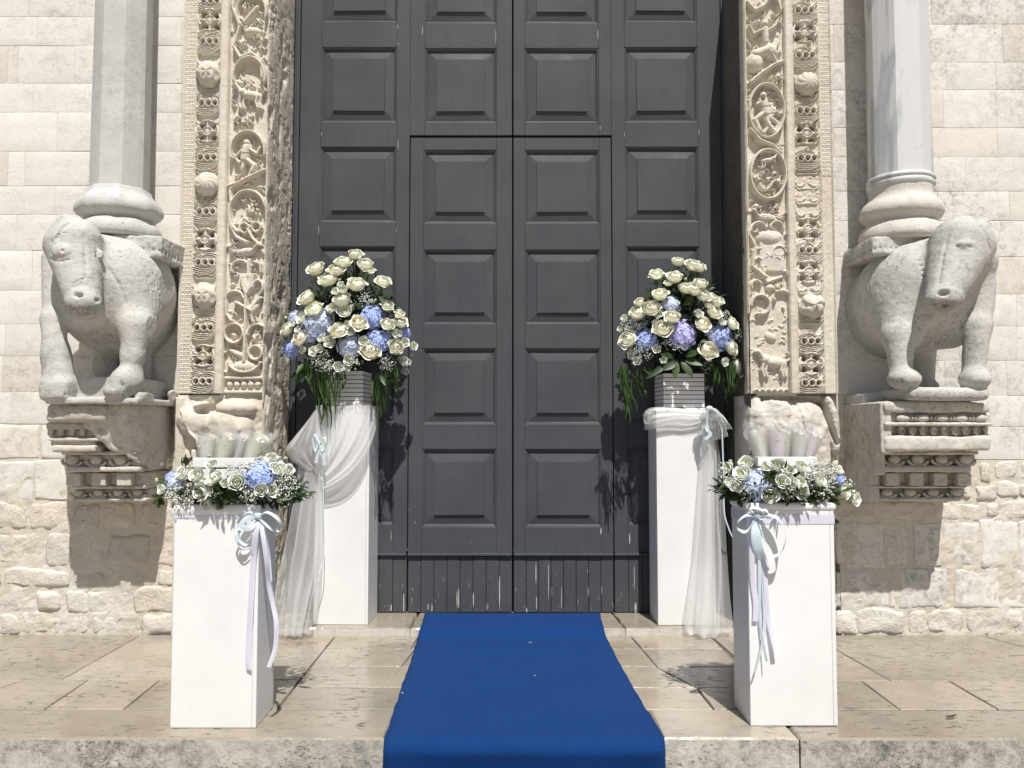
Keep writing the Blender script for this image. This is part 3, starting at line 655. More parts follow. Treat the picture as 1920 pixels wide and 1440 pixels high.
r.blob(1437, 50, 8, 9, .040); r.stroke([(1437, 60), (1438, 84)], 8, .036); r.stroke([(1430, 62), (1414, 70), (1408, 54)], 3.6, .034); r.stroke([(1444, 62), (1456, 54), (1461, 44)], 3.6, .034)
r.blob(1446, 98, 18, 14, .038, .8); r.blob(1418, 120, 16, 20, .036, .2); r.stroke([(1420, 105), (1446, 96)], 10, .036); r.stroke([(1452, 104), (1462, 84)], 3.6, .032); r.stroke([(1450, 108), (1458, 122)], 3.8, .032); r.stroke([(1410, 92), (1402, 80)], 3, .024)
r.stroke([(1408, 158), (1428, 142), (1452, 126), (1468, 120)], 4, .034); acanthus(r, 1456, 146, .5, 1.3, .03); acanthus(r, 1462, 140, 1.6, 1.0)
r.ring(1437, 212, 33, 50, 3.4, .036); figure(r, 1432, 214, 72, -1, .036); figure(r, 1447, 224, 56, 1, .030); r.hole(1430, 190, 3, 4, .004); r.hole(1414, 205, 4, 10, .0)
r.stroke([(1406, 246), (1424, 266), (1448, 276), (1462, 290)], 4, .034); r.blob(1421, 263, 9, 5, .036, .8)
r.ring(1438, 330, 33, 46, 3.6, .036); quadruped(r, 1438, 304, 26, 1, .034)
for k in range(5):
    acanthus(r, 1420 + k * 9, 340 - (k % 2) * 12, -1.6 + k * .5, .8, .028)
r.ring(1432, 350, 9, 8, 3, .032, 0, 0, 3.5); r.ring(1452, 350, 8, 8, 3, .030, 0, 3, 6.3); r.hole(1434, 344, 5, 3, .004); r.hole(1418, 318, 3, 9, .002, -.4); r.hole(1452, 316, 3, 5, .002)
acanthus(r, 1412, 388, .3, 1.2); acanthus(r, 1456, 386, 2.4, 1.2); bird(r, 1436, 410, 52, -1, .032)
r.ring(1420, 432, 14, 14, 3, .026, 0, 3, 6); r.ring(1454, 430, 12, 14, 3, .026, 0, 3.3, 6.3); r.blob(1441, 446, 26, 14, .028); r.rect(1422, 1468, 446, 510, .014); r.ring(1458, 478, 13, 16, 2.4, .022, 0, 3, 6)
r.stroke([(1404, 400), (1402, 440), (1412, 462)], 4, .028); r.stroke([(1412, 466), (1408, 500), (1432, 520)], 4, .026)
r.ring(1421, 572, 17, 18, 3.4, .030); r.ring(1463, 562, 15, 16, 4, .028, 0, 3.1, 6.6); r.ring(1414, 536, 9, 9, 3, .026, 0, 2.5, 6); r.blob(1440, 540, 9, 7, .024); acanthus(r, 1452, 540, -.8, 1, .024)
r.hole(1456, 556, 8, 7, .006, .2); r.hole(1410, 582, 6, 8, .002); r.stroke([(1426, 500), (1434, 530), (1462, 520)], 3, .022)
m = (r.V > 590); r.H[m, :] *= .35; m2 = (r.V > 400) & (r.V <= 590); r.H[m2, :] *= .8
quadruped(r, 1446, 680, 48, -1, .026); r.blob(1440, 632, 12, 8, .012, .5)
for k in range(6): r.ring(1412 + k * 11, 734, 4, 4, 1.6, .012, 0, 3.1, 6.3)
r.mesh('vine_panel', MR, jr, .0045, 22)
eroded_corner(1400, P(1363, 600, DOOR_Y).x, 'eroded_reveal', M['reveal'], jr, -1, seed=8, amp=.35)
q = Relief(1396, 1562, 741, 1192, .006, 33); A_, B__ = np.meshgrid(q.S, q.V)
# a worn boulder-like base: one big rounded block, a shoulder and a broken corner
q.H += (.10 * np.sqrt(np.clip(1 - ((A_ - 1478) / 74) ** 4 - ((B__ - 860) / 112) ** 4, 0, 1)) - .03).astype(np.float32)
q.blob(1408, 800, 18, 60, .05, .1, 0, .4); q.blob(1552, 800, 13, 58, .05, -.1, 0, .4); q.stroke([(1538, 760), (1546, 800), (1556, 830)], 5, .06, groove=True)
q.stroke([(1484, 745), (1492, 790), (1500, 850)], 1.6, .012, groove=True); q.blob(1440, 790, 40, 40, .03, .3, .04); q.H += (.018 * fbm(A_ * .035, B__ * .035, A_ * 0, 3, 4)).astype(np.float32)
q.mesh('base_block', M['corbel_white'], jr, .008, 33, back=.3, rel=-.03)
# ---------------------------------------------------------------- sculpted solids: signed distance field -> surface nets
class Sculpt:
    def __init__(s, lo, hi, h=.0075):
        s.lo = np.array(lo, float); s.h = h; n = [int((b - a) / h) + 2 for a, b in zip(lo, hi)]
        ax = [np.float32(lo[i]) + np.float32(h) * np.arange(n[i], dtype=np.float32) for i in range(3)]
        s.x, s.y, s.z = np.meshgrid(*ax, indexing='ij', sparse=True); s.D = np.full(n, 9.0, dtype=np.float32)
    def _u(s, d, k):
        if k <= 0: s.D = np.minimum(s.D, d); return
        hh = np.clip(.5 + .5 * (s.D - d) / k, 0, 1); s.D = s.D * (1 - hh) + d * hh - k * hh * (1 - hh)
    def _s(s, d, k):
        hh = np.clip(.5 - .5 * (s.D + d) / k, 0, 1); s.D = s.D * (1 - hh) - d * hh + k * hh * (1 - hh)
    def cone(s, a, b, ra, rb, k=.04, sub=False, sq=(1, 1, 1)):
        a = np.array(a, np.float32); b = np.array(b, np.float32); sq = np.array(sq, np.float32)
        d = (b - a) / sq; L = float((d * d).sum()) + 1e-9
        px, py, pz = (s.x - a[0]) / sq[0], (s.y - a[1]) / sq[1], (s.z - a[2]) / sq[2]
        t = np.clip((px * d[0] + py * d[1] + pz * d[2]) / L, 0, 1)
        q = np.sqrt((px - t * d[0]) ** 2 + (py - t * d[1]) ** 2 + (pz - t * d[2]) ** 2) - (ra + t * (rb - ra))
        s._s(q, k) if sub else s._u(q, k)
    def ell(s, c, r, k=.04, rz=0, rx=0, sub=False):
        X, Y, Z = s.x - c[0], s.y - c[1], s.z - c[2]
        ca, sa = math.cos(rz), math.sin(rz); X, Y = X * ca + Y * sa, -X * sa + Y * ca
        ca, sa = math.cos(rx), math.sin(rx); Y, Z = Y * ca + Z * sa, -Y * sa + Z * ca
        k0 = np.sqrt((X / r[0]) ** 2 + (Y / r[1]) ** 2 + (Z / r[2]) ** 2)
        k1 = np.sqrt((X / r[0] ** 2) ** 2 + (Y / r[1] ** 2) ** 2 + (Z / r[2] ** 2) ** 2) + 1e-6
        q = k0 * (k0 - 1) / k1; s._s(q, k) if sub else s._u(q, k)
    def box(s, lo, hi, r=.01, k=.02):
        c = [(a + b) / 2 for a, b in zip(lo, hi)]; e = [(b - a) / 2 - r for a, b in zip(lo, hi)]
        qx, qy, qz = np.abs(s.x - c[0]) - e[0], np.abs(s.y - c[1]) - e[1], np.abs(s.z - c[2]) - e[2]
        q = np.sqrt(np.maximum(qx, 0) ** 2 + np.maximum(qy, 0) ** 2 + np.maximum(qz, 0) ** 2) + np.minimum(np.maximum(np.maximum(qx, qy), qz), 0) - r
        s._u(q, k)
    def surf(s, px, py, off=0.0):
        """the first solid point on the line of sight through (px, py), pushed in by off"""
        d = ray(px, py); sh = s.D.shape
        for Y in np.arange(s.lo[1], s.lo[1] + sh[1] * s.h, .002):
            t = Y / d.y; p = (d.x * t, Y, CAMZ + d.z * t); i = [int(round((p[a] - s.lo[a]) / s.h)) for a in range(3)]
            if all(0 <= i[a] < sh[a] for a in range(3)) and s.D[i[0], i[1], i[2]] < 0: return (p[0], Y + off, p[2])
        return tuple(P(px, py, 4.5))
    def line(s, pts, r, k=.004, off=0.0):
        q = [s.surf(x, y, off) for x, y in pts]
        for a, b in zip(q[:-1], q[1:]): s.cone(a, b, r, r, k, sub=True)
    def eye(s, px, py, w, h):
        s.ell(s.surf(px, py, .004), (w, .018, h), .006)
        c = s.surf(px, py, 0); s.ell(c, (w * .78, .009, h * .72), .003, sub=True); s.ell((c[0], c[1] + .008, c[2]), (w * .46, .013, h * .58), .003); s.ell((c[0] + w * .1, c[1] - .006, c[2]), (w * .22, .014, h * .34), .003, sub=True)
    def mesh(s, name, mat, parent, origin=(0, 0, 0), rough=.004, seed=0, fine=.0032, dirt=()):
        D = s.D; D = D.copy(); D[0] = D[-1] = 1; D[:, 0] = D[:, -1] = 1; D[:, :, 0] = D[:, :, -1] = 1
        IN = D < 0; nx, ny, nz = D.shape
        c = IN[:-1, :-1, :-1].astype(np.int8)
        cnt = sum(IN[i:nx - 1 + i, j:ny - 1 + j, k:nz - 1 + k].astype(np.int8) for i in (0, 1) for j in (0, 1) for k in (0, 1))
        act = (cnt > 0) & (cnt < 8); I, J, K = np.nonzero(act); N = len(I); ids = np.full(act.shape, -1, np.int32); ids[I, J, K] = np.arange(N)
        acc = np.zeros((N, 3)); w = np.zeros(N)
        cor = [(i, j, k) for i in (0, 1) for j in (0, 1) for k in (0, 1)]
        for a in cor:
            for ax in range(3):
                if a[ax]: continue
                b = list(a); b[ax] = 1
                da = D[I + a[0], J + a[1], K + a[2]]; db = D[I + b[0], J + b[1], K + b[2]]; m = (da < 0) != (db < 0)
                t = np.where(m, da / (da - db + 1e-12), 0); p = np.array(a, float)[None, :].repeat(N, 0); p[:, ax] = t
                acc[m] += p[m]; w[m] += 1
        V = (np.stack([I, J, K], -1) + acc / w[:, None]) * s.h + s.lo
        Fs = []
        for ax in range(3):
            a = [slice(None)] * 3; b = [slice(None)] * 3; a[ax] = slice(0, -1); b[ax] = slice(1, None)
            A, B_ = IN[tuple(a)], IN[tuple(b)]; e = A != B_
            o = [q for q in range(3) if q != ax]; idx = np.nonzero(e); q = np.array(idx)
            ok = (q[o[0]] > 0) & (q[o[1]] > 0); q = q[:, ok]
            def cell(d0, d1):
                z = q.copy(); z[o[0]] -= d0; z[o[1]] -= d1; return ids[z[0], z[1], z[2]]
            f = np.stack([cell(0, 0), cell(1, 0), cell(1, 1), cell(0, 1)], -1)
            fl = A[q[0], q[1], q[2]]
            if ax == 1: fl = ~fl
            f[~fl] = f[~fl][:, ::-1]; Fs.append(f)
        F = np.concatenate(Fs); F = F[(F >= 0).all(1)]
        # normals for a weathered surface
        me = mk(name, V, F, mat, smooth=True); nrm = np.zeros(len(V) * 3, dtype=np.float32); me.vertices.foreach_get('normal', nrm); nrm = nrm.reshape(-1, 3)
        x, y, z = V[:, 0], V[:, 1], V[:, 2]
        d = rough * fbm(x * 9, y * 9, z * 9, seed, 4) + fine * fbm(x * 45, y * 45, z * 45, seed + 7, 3)
        V = V + nrm * d[:, None] - np.array(origin)[None, :]
        me.vertices.foreach_set('co', V.astype(np.float32).ravel()); me.update()
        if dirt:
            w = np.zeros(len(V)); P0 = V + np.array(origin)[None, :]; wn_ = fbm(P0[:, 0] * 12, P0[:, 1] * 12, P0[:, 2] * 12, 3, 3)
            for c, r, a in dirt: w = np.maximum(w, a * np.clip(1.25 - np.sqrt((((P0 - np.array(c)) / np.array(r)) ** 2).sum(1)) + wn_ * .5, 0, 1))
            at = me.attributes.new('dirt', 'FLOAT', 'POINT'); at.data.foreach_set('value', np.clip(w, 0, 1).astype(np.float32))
        return link(name, me, parent)

# ---- bull, left
def pz(px, py, Y): return tuple(P(px, py, Y))
bl = tag(empty('bull_statue', P(210, 750, 4.7)), 'grey marble bull under the left column, its eye ring and nostril clearly cut', 'statue', 'column-bearing bulls on corbels')
s = Sculpt((P(70, 0, 4.2).x - .32, 4.16, PZ(766, 4.5)), (P(352, 0, 5.05).x + .04, WALL_Y + .02, PZ(385, 4.4)), .0075)
s.cone(pz(212, 562, 4.77), pz(252, 578, 5.06), .300, .305, 0, sq=(1, 1, 1.08))
s.ell(pz(232, 525, 4.74), (.25, .28, .24), .14)
s.cone(pz(208, 520, 4.70), pz(146, 470, 4.52), .19, .13, .09)
s.cone(pz(139, 462, 4.43), pz(156, 562, 4.34), .150, .086, .04, sq=(1.04, 1, 1))
s.ell(pz(158, 568, 4.32), (.086, .070, .072), .03)
s.cone(pz(138, 444, 4.40), pz(150, 444, 4.40), .100, .095, .04)
s.cone(pz(104, 438, 4.40), pz(124, 413, 4.40), .030, .036, .02); s.line([(108, 447), (114, 432), (128, 419)], .011, .008)
s.eye(115, 470, .056, .040); s.eye(184, 478, .030, .034)
for k, q in enumerate(((136, 545, 3), (158, 540, 3))): pass
s.ell(s.surf(146, 553, .004), (.026, .03, .015), .006, sub=True); s.ell(s.surf(182, 563, .004), (.014, .02, .012), .005, sub=True)
for k in range(5): s.line([(136 + k, 533 + k * 4), (150, 524 + k * 4), (166, 521 + k * 4), (178 - k, 526 + k * 4)], .0042)
s.line([(122, 576), (140, 592), (165, 597), (186, 588)], .007, .006); s.line([(97, 455), (108, 440), (126, 436)], .004); s.line([(92, 484), (110, 492), (132, 486)], .004); s.line([(158, 440), (160, 480), (162, 520)], .004, .012)
# right fore leg, shoulder seam
s.cone(pz(236, 545, 4.70), pz(256, 610, 4.58), .13, .100, .12); s.cone(pz(256, 612, 4.54), pz(249, 665, 4.52), .085, .062, .05)
s.cone(pz(249, 665, 4.52), pz(246, 694, 4.52), .060, .060, .03); s.ell(pz(238, 715, 4.50), (.088, .10, .085), .03); s.ell(pz(222, 735, 4.48), (.075, .09, .05), .03)
s.line([(192, 488), (205, 505), (222, 532), (236, 568)], .007, .008)
# left fore leg
s.cone(pz(112, 490, 4.64), pz(101, 600, 4.57), .095, .062, .06); s.cone(pz(100, 600, 4.55), pz(104, 668, 4.53), .062, .068, .04)
s.cone(pz(106, 665, 4.53), pz(112, 725, 4.50), .074, .088, .04); s.box((pz(86, 745, 4.5)[0], 4.42, PZ(751, 4.5)), (pz(138, 745, 4.5)[0], 4.62, PZ(712, 4.5)), .025, .04)
# hind legs, plinth, slab
s.cone(pz(196, 620, 4.93), pz(196, 745, 4.93), .085, .075, .04); s.cone(pz(262, 620, 4.97), pz(258, 745, 4.97), .08, .075, .04)
s.cone(pz(172, 620, 4.72), pz(190, 660, 4.66), .05, .01, .05)
s.box((pz(120, 745, 4.5)[0], 4.52, PZ(751, 4.5)), (pz(238, 745, 4.5)[0], WALL_Y, PZ(706, 4.52)), .012, .012)
s.box((pz(86, 745, 4.45)[0], 4.44, PZ(758, 4.45)), (pz(268, 745, 4.5)[0], WALL_Y, PZ(746, 4.45)), .010, .012)
s.cone(pz(262, 744, 4.50), pz(330, 752, 4.72), .028, .032, .012); s.cone(pz(330, 744, 4.72), pz(322, 740, 5.0), .03, .03, .02)
# rib lines on the flank
for k in range(8): s.line([(272 + k * 7, 500 + k * 6), (281 + k * 6, 545 + k * 3), (284 + k * 5.4, 590), (280 + k * 4.6, 640 - k * 4)], .0045, .006)
s.line([(130, 600), (150, 625), (172, 645)], .005); s.line([(205, 600), (185, 625), (160, 600)], .004); s.line([(228, 716), (232, 745)], .006); s.line([(120, 735), (122, 748)], .004)
s.mesh('body', M['marble'], bl, tuple(P(210, 750, 4.7)), .0035, 3, .0022, [(pz(156, 582, 4.28), (.12, .1, .06), .75), (pz(100, 670, 4.5), (.09, .2, .14), .45), (pz(185, 640, 4.5), (.18, .2, .10), .7), (pz(215, 610, 4.5), (.05, .2, .2), .4), (pz(115, 420, 4.4), (.06, .2, .05), .4), (pz(240, 735, 4.5), (.25, .3, .05), .35)])
# carved saddle block under the column base
def saddle(parent, origin, a, b, c, d, seed, sgn):
    q = Sculpt((min(a, b) - .03, c - .02, d[0] - .03), (max(a, b) + .03, WALL_Y + .02, d[1] + .03), .009)
    q.box((min(a, b), c, d[0]), (max(a, b), WALL_Y, d[1]), .008, 0)
    n = 11
    for k in range(n):
        x = a + (b - a) * (k + .5) / n
        for zz in (.34,): q.ell((x, c, d[0] + (d[1] - d[0]) * zz), (.008, .014, .009 + .006 * ((k * 7 + int(zz * 9)) % 3)), .004, sub=True)
    for k in range(9):
        y = c + (WALL_Y - c) * (k + .5) / 9
        for zz in (.30,): q.ell((b if sgn > 0 else a, y, d[0] + (d[1] - d[0]) * zz), (.02, .011, .013), .004, sub=True)
    return q.mesh('saddle_block', M['marble'], parent, origin, .014, seed, .006)
O = tuple(P(210, 750, 4.7))
saddle(bl, O, P(190, 470, 4.62).x, P(303, 470, 4.62).x, 4.62, (PZ(486, 4.66), PZ(443, 4.66)), 5, 1)

# ---- bull, right
O2 = P(1715, 750, 4.7)
br = tag(empty('bull_statue', O2), 'grey marble bull under the right column, worn face with one round nostril hole', 'statue', 'column-bearing bulls on corbels')
O2 = tuple(O2)
s = Sculpt((P(1562, 0, 5.05).x - .05, 4.16, PZ(766, 4.5)), (P(1880, 0, 4.3).x + .06, WALL_Y + .02, PZ(385, 4.4)), .0075)
s.cone(pz(1712, 564, 4.77), pz(1667, 582, 5.06), .300, .300, 0, sq=(1, 1, 1.08))
s.ell(pz(1712, 520, 4.74), (.23, .26, .21), .12)
s.cone(pz(1752, 530, 4.70), pz(1800, 480, 4.52), .20, .15, .09)
s.cone(pz(1803, 462, 4.43), pz(1771, 552, 4.33), .168, .094, .04, sq=(1.03, 1, 1))
s.ell(pz(1769, 560, 4.31), (.094, .07, .058), .03)
s.cone(pz(1826, 411, 4.35), pz(1840, 434, 4.31), .012, .016, .010, sub=True); s.cone(pz(1844, 418, 4.42), pz(1852, 450, 4.42), .030, .022, .02)
s.ell(s.surf(1770, 549, .004), (.028, .034, .018), .006, sub=True); s.ell(s.surf(1811, 458, .010), (.045, .026, .026), .010); s.line([(1796, 462), (1806, 458), (1820, 463)], .005)
s.line([(1778, 440), (1768, 480), (1760, 530)], .005, .010); s.line([(1742, 566), (1760, 574), (1782, 570)], .006, .006); s.line([(1838, 424), (1850, 444), (1856, 470)], .006, .006)
for k in range(4): s.cone(pz(1742 + k * 2, 482 + k * 9, 4.42), pz(1722, 490 + k * 11, 4.50), .005, .004, .006, sub=True)
s.cone(pz(1848, 490, 4.56), pz(1790, 630, 4.66), .07, .06, .10)
s.cone(pz(1702, 560, 4.70), pz(1686, 630, 4.59), .12, .095, .12); s.cone(pz(1686, 632, 4.56), pz(1689, 690, 4.53), .080, .062, .04); s.ell(pz(1695, 711, 4.51), (.088, .10, .062), .03)
s.cone(pz(1838, 540, 4.60), pz(1832, 610, 4.57), .085, .075, .05); s.cone(pz(1832, 612, 4.55), pz(1826, 690, 4.53), .072, .062, .04); s.ell(pz(1828, 711, 4.50), (.082, .09, .065), .03)
s.cone(pz(1732, 620, 4.93), pz(1732, 715, 4.93), .075, .062, .04); s.ell(pz(1736, 724, 4.90), (.07, .09, .04), .03)
s.box((pz(1704, 745, 4.44)[0], 4.44, PZ(751, 4.44)), (pz(1860, 745, 4.44)[0], 4.82, PZ(726, 4.44)), .035, .02)
s.box((2.10, 4.74, PZ(762, 4.6)), (pz(1770, 745, 4.62)[0], WALL_Y, PZ(734, 4.62)), .02, .02)
for k in range(7): s.line([(1596 + k * 7, 520 - k * 4), (1586 + k * 7, 560), (1590 + k * 7, 620 + k * 3)], .003, .006)
s.line([(1846, 500), (1830, 560), (1800, 620)], .006, .008); s.line([(1690, 712), (1694, 728)], .005)
s.mesh('body', M['marble'], br, O2, .0035, 13, .0022, [(pz(1770, 572, 4.28), (.11, .1, .05), .8), (pz(1822, 660, 4.5), (.09, .2, .16), .5), (pz(1770, 640, 4.55), (.14, .2, .07), .7), (pz(1800, 440, 4.3), (.16, .2, .07), .35), (pz(1780, 742, 4.4), (.32, .2, .035), .6), (pz(1690, 715, 4.4), (.1, .2, .06), .4)])
saddle(br, O2, P(1636, 470, 4.62).x, P(1745, 470, 4.62).x, 4.62, (PZ(480, 4.66), PZ(446, 4.66)), 15, -1)

# ---------------------------------------------------------------- columns
CY = 4.80
def shaft(c0, w0, c1, w1, z0, z1, rot, name, mat, parent, flat_circle=None):
    b = MB(); n = 8; rings = 40; V = []; rg = np.random.default_rng(int(abs(c0 * 100)))
    for i in range(rings + 1):
        t = i / rings; r = (w0 + (w1 - w0) * t) / 2 / math.cos(math.pi / 8 * .6); cx = c0 + (c1 - c0) * t
        for j in range(n * 4):
            k, f = divmod(j, 4); f /= 4; a0, a1 = rot + 2 * math.pi * k / n, rot + 2 * math.pi * (k + 1) / n
            p = Vector((math.cos(a0), math.sin(a0))) * (1 - f) + Vector((math.cos(a1), math.sin(a1))) * f
            ch = .985 if f == 0 else 1.0
            ch -= (.010 * abs(mnoise.noise(Vector((k * 5.0, t * 38, c0)))) if f == 0 else 0)
            V.append((cx + p.x * r * ch, CY + p.y * r * ch, z0 + (z1 - z0) * t))
    m = n * 4
    F = [(i * m + j, i * m + (j + 1) % m, (i + 1) * m + (j + 1) % m, (i + 1) * m + j) for i in range(rings) for j in range(m)]
    F += [tuple(range(m))[::-1], tuple(rings * m + j for j in range(m))]
    b.add(V, F); return b.build(name, mat, parent, smooth=False)
def base_rings(cx, prof, name, mat, parent, octo=False, seed=0):
    """prof: (half width in px at the column's depth, image line)"""
    k = P(1060, 400, CY).x / 100 * .93; n = 64; V = []
    pr = []
    for (a, b), (c, d) in zip(prof[:-1], prof[1:]):
        for t in (0, .5): pr.append((a + (c - a) * t, b + (d - b) * t))
    pr.append(prof[-1])
    for hw, py in pr:
        z = PZ(py, CY - .6 * hw * k)
        for j in range(n):
            a = 2 * math.pi * j / n; r = hw * k
            if octo: # pulled towards an octagon with soft corners
                f = ((a - math.pi / 8) % (math.pi / 4)) - math.pi / 8; oc = math.cos(math.pi / 8) / math.cos(f); r *= (.12 + .88 * oc / .96)
            V.append([cx + r * math.cos(a), CY + r * math.sin(a), z])
    V = np.array(V); d = .007 * fbm(V[:, 0] * 14, V[:, 1] * 14, V[:, 2] * 14, seed, 4); V[:, 0] += d; V[:, 1] -= d
    L = len(pr)
    F = [(i * n + j, i * n + (j + 1) % n, (i + 1) * n + (j + 1) % n, (i + 1) * n + j) for i in range(L - 1) for j in range(n)]
    F += [tuple(range(n))[::-1], tuple((L - 1) * n + j for j in range(n))]
    return link(name, mk(name, V, F, mat, smooth=True), parent)
kC = P(1060, 400, CY).x / 100
def cxp(px, py): return P(px, py, CY).x
# left
cl = tag(empty('column'), 'grey octagonal marble column on the back of the left bull, base with octagonal upper ring', 'column', 'columns on the backs of the bulls')
xL0, xL1 = cxp(225, 350), cxp(231, 0)
shaft(xL0, 102 * kC, xL0 - .0, 97 * kC, PZ(376, CY), 4.7, R(-90 + 22.5 + 7), 'shaft', M['column'], cl)
base_rings(xL0, [(56, 350), (58, 356), (66, 364), (74, 371), (79, 380), (79, 390), (73, 399), (66, 404), (62, 408)], 'upper_torus', M['column'], cl, True, 3)
base_rings(xL0 + .008, [(60, 404), (63, 409), (70, 414), (76, 420), (79, 428), (77, 438), (70, 443), (50, 445)], 'lower_torus', M['marble'], cl, False, 5)
# right
cr = tag(empty('column'), 'veined pale octagonal marble column on the back of the right bull, base with two smooth rings', 'column', 'columns on the backs of the bulls')
xR0 = cxp(1688, 335)
m, N, L, B = new_mat('veined_marble'); v = coords(N, L, (1.0, 1.0, .22)); w = tex_noise(N, L, v, 5.5, 4, .5, .5)
c = mixc(N, L, ramp(N, L, w.outputs[0], [(.50, 0), (.56, 1), (.68, .2)]).outputs[0], (.60, .605, .60), (.40, .415, .435))
c = mixc(N, L, ramp(N, L, tex_noise(N, L, coords(N, L), 30, 6, .7).outputs[0], [(.55, 0), (.75, .6)]).outputs[0], c, (.48, .47, .44))
L.new(c, B.inputs['Base Color']); B.inputs['Roughness'].default_value = .6
b_ = N.new('ShaderNodeBump'); b_.inputs['Strength'].default_value = .25; b_.inputs['Distance'].default_value = .004; L.new(tex_noise(N, L, coords(N, L), 40, 6, .7).outputs[0], b_.inputs['Height']); L.new(b_.outputs[0], B.inputs['Normal'])
M['veined'] = m
shaft(xR0, 110 * kC, xR0, 107 * kC, PZ(339, CY), 4.7, R(-90 + 22.5 - 7), 'shaft', m, cr)
base_rings(xR0, [(60, 325), (63, 327), (64, 331), (61, 334), (63, 337), (63, 342), (60, 346)], 'neck_ring', m, cr, False, 8)
base_rings(xR0, [(60, 342), (60, 346), (59, 360), (62, 368), (70, 374), (77, 382), (79, 391), (76, 399), (70, 404), (67, 407), (63, 414)], 'upper_torus', M['corbel_white'], cr, False, 9)
base_rings(xR0 - .004, [(64, 408), (67, 415), (74, 421), (79, 430), (80, 440), (75, 448), (60, 452)], 'lower_torus', M['corbel_white'], cr, False, 10)

# ---------------------------------------------------------------- corbels
def layer(x0, x1, y0, z0, z1, r, seed, rough, mat, parent, name, n=(26, 6), y1=None):
    """a stone course with rounded, weathered edges"""
    h = .010 if rough < .006 else .009
    q = Sculpt((x0 - .03, y0 - .03, z0 - .02), (x1 + .03, WALL_Y + .02, z1 + .02), h)
    q.box((x0, y0, z0), (x1, y1 or WALL_Y + .01, z1), r, 0); return q.mesh(name, mat, parent, (0, 0, 0), rough, seed)
def eggs(x0, x1, y, z0, z1, n, parent, mat, seed):
    b = (x1 - x0) / n
    for i in range(n):
        cx = x0 + b * (i + .5); e = MB(); e.ball((0, 0, 0), (b * .27, .030, (z1 - z0) * .46), 12, 8); e.build('egg', mat, parent, True, (cx, y - .010, (z0 + z1) / 2 + .004))
        t = MB(); rr = []
        for k in range(11):
            a = math.pi * (1 + k / 10) ; rr.append((cx + b * .42 * math.cos(a), y - .016, (z0 + z1) / 2 + (z1 - z0) * .1 + (z1 - z0) * .60 * math.sin(a)))
        t.tube(rr, .010, 5); t.build('egg_shell', mat, parent, True)
def dentils(x0, x1, y, z0, z1, n, parent, mat, d=.035, fill_=.58):
    b = (x1 - x0) / n
    for i in range(n):
        m = MB(); m.bbox((-b * fill_ / 2, -d, -(z1 - z0) / 2), (b * fill_ / 2, 0, (z1 - z0) / 2), .004); m.build('dentil', mat, parent, False, (x0 + b * (i + .5), y, (z0 + z1) / 2))
def X_(px, Y): return P(px, 800, Y).x
def corbel(label, S, side):
    root = tag(empty('corbel'), label, 'corbel', 'carved corbels under the bulls'); C = M['corbel']
    return root
# right corbel
cb = tag(empty('corbel'), 'carved corbel under the right bull, with bead, leaf and egg rows and a pale band', 'corbel', 'carved corbels under the bulls'); C = M['corbel']
XIN = 2.105
def crs(pxa, pxb, Y, pya, pyb, r, seed, rough, mat, nm='course'):
    return layer(XIN + (seed % 3) * .004 if pxa > 960 else X_(pxa, Y), X_(pxb, Y) if pxa > 960 else (-2.16 if Y > 4.58 else X_(pxb, Y)), Y, PZ(pyb, Y), PZ(pya, Y), r, seed, rough, mat, cb, nm)
crs(1660, 1858, 4.50, 753, 774, .02, 1, .012, C); crs(1676, 1858, 4.54, 774, 798, .006, 2, .006, C); crs(1676, 1854, 4.57, 797, 820, .006, 3, .006, C)
crs(1668, 1862, 4.50, 792, 799, .008, 31, .006, C); crs(1667, 1858, 4.51, 818, 846, .016, 4, .012, M['corbel_white'], 'pale_band')
crs(1652, 1836, 4.60, 846, 853, .004, 5, .004, C); crs(1656, 1828, 4.68, 852, 874, .006, 6, .004, C); crs(1640, 1820, 4.62, 873, 886, .006, 7, .004, C)
crs(1636, 1818, 4.72, 884, 912, .004, 8, .004, C); crs(1634, 1812, 4.68, 910, 916, .004, 9, .004, C); crs(1634, 1808, 4.78, 915, 934, .004, 10, .004, C); crs(1632, 1800, 4.72, 933, 940, .006, 11, .005, C)
for i in range(5):                          # bead and reel
    w = 36; Y = 4.525; b = MB(); b.ball((0, 0, 0), (.043, .022, .021), 12, 8); b.build('bead', C, cb, True, (X_(1694 + i * w, Y), Y, PZ(784, Y)))
    if i < 4: b = MB(); b.ball((-.008, 0, 0), (.007, .02, .017), 10, 6); b.ball((.010, 0, 0), (.007, .02, .017), 10, 6); b.build('reel', C, cb, True, (X_(1694 + (i + .5) * w, Y), Y, PZ(784, Y)))
dentils(X_(1676, 4.57), X_(1856, 4.57), 4.572, PZ(815, 4.57), PZ(800, 4.57), 9, cb, C, .03, .5)
for i in range(9):
    x = X_(1676 + 10 + i * 20, 4.57); b = MB(); b.tube([(x - .024, 4.548, PZ(802, 4.57)), (x, 4.54, PZ(815, 4.57)), (x + .024, 4.548, PZ(802, 4.57))], .007, 5); b.build('leaf_tip', C, cb, True)
eggs(X_(1650, 4.66), X_(1828, 4.66), 4.66, PZ(873, 4.66), PZ(853, 4.66), 4, cb, C, 1)
dentils(X_(1640, 4.72), X_(1816, 4.72), 4.722, PZ(909, 4.72), PZ(886, 4.72), 4, cb, C, .07, .56)
eggs(X_(1636, 4.76), X_(1808, 4.76), 4.76, PZ(933, 4.76), PZ(916, 4.76), 4, cb, C, 2)
q = Sculpt((2.06, 4.44, PZ(945, 4.9) - .03), (2.20, WALL_Y + .02, PZ(750, 4.5) + .03), .009)
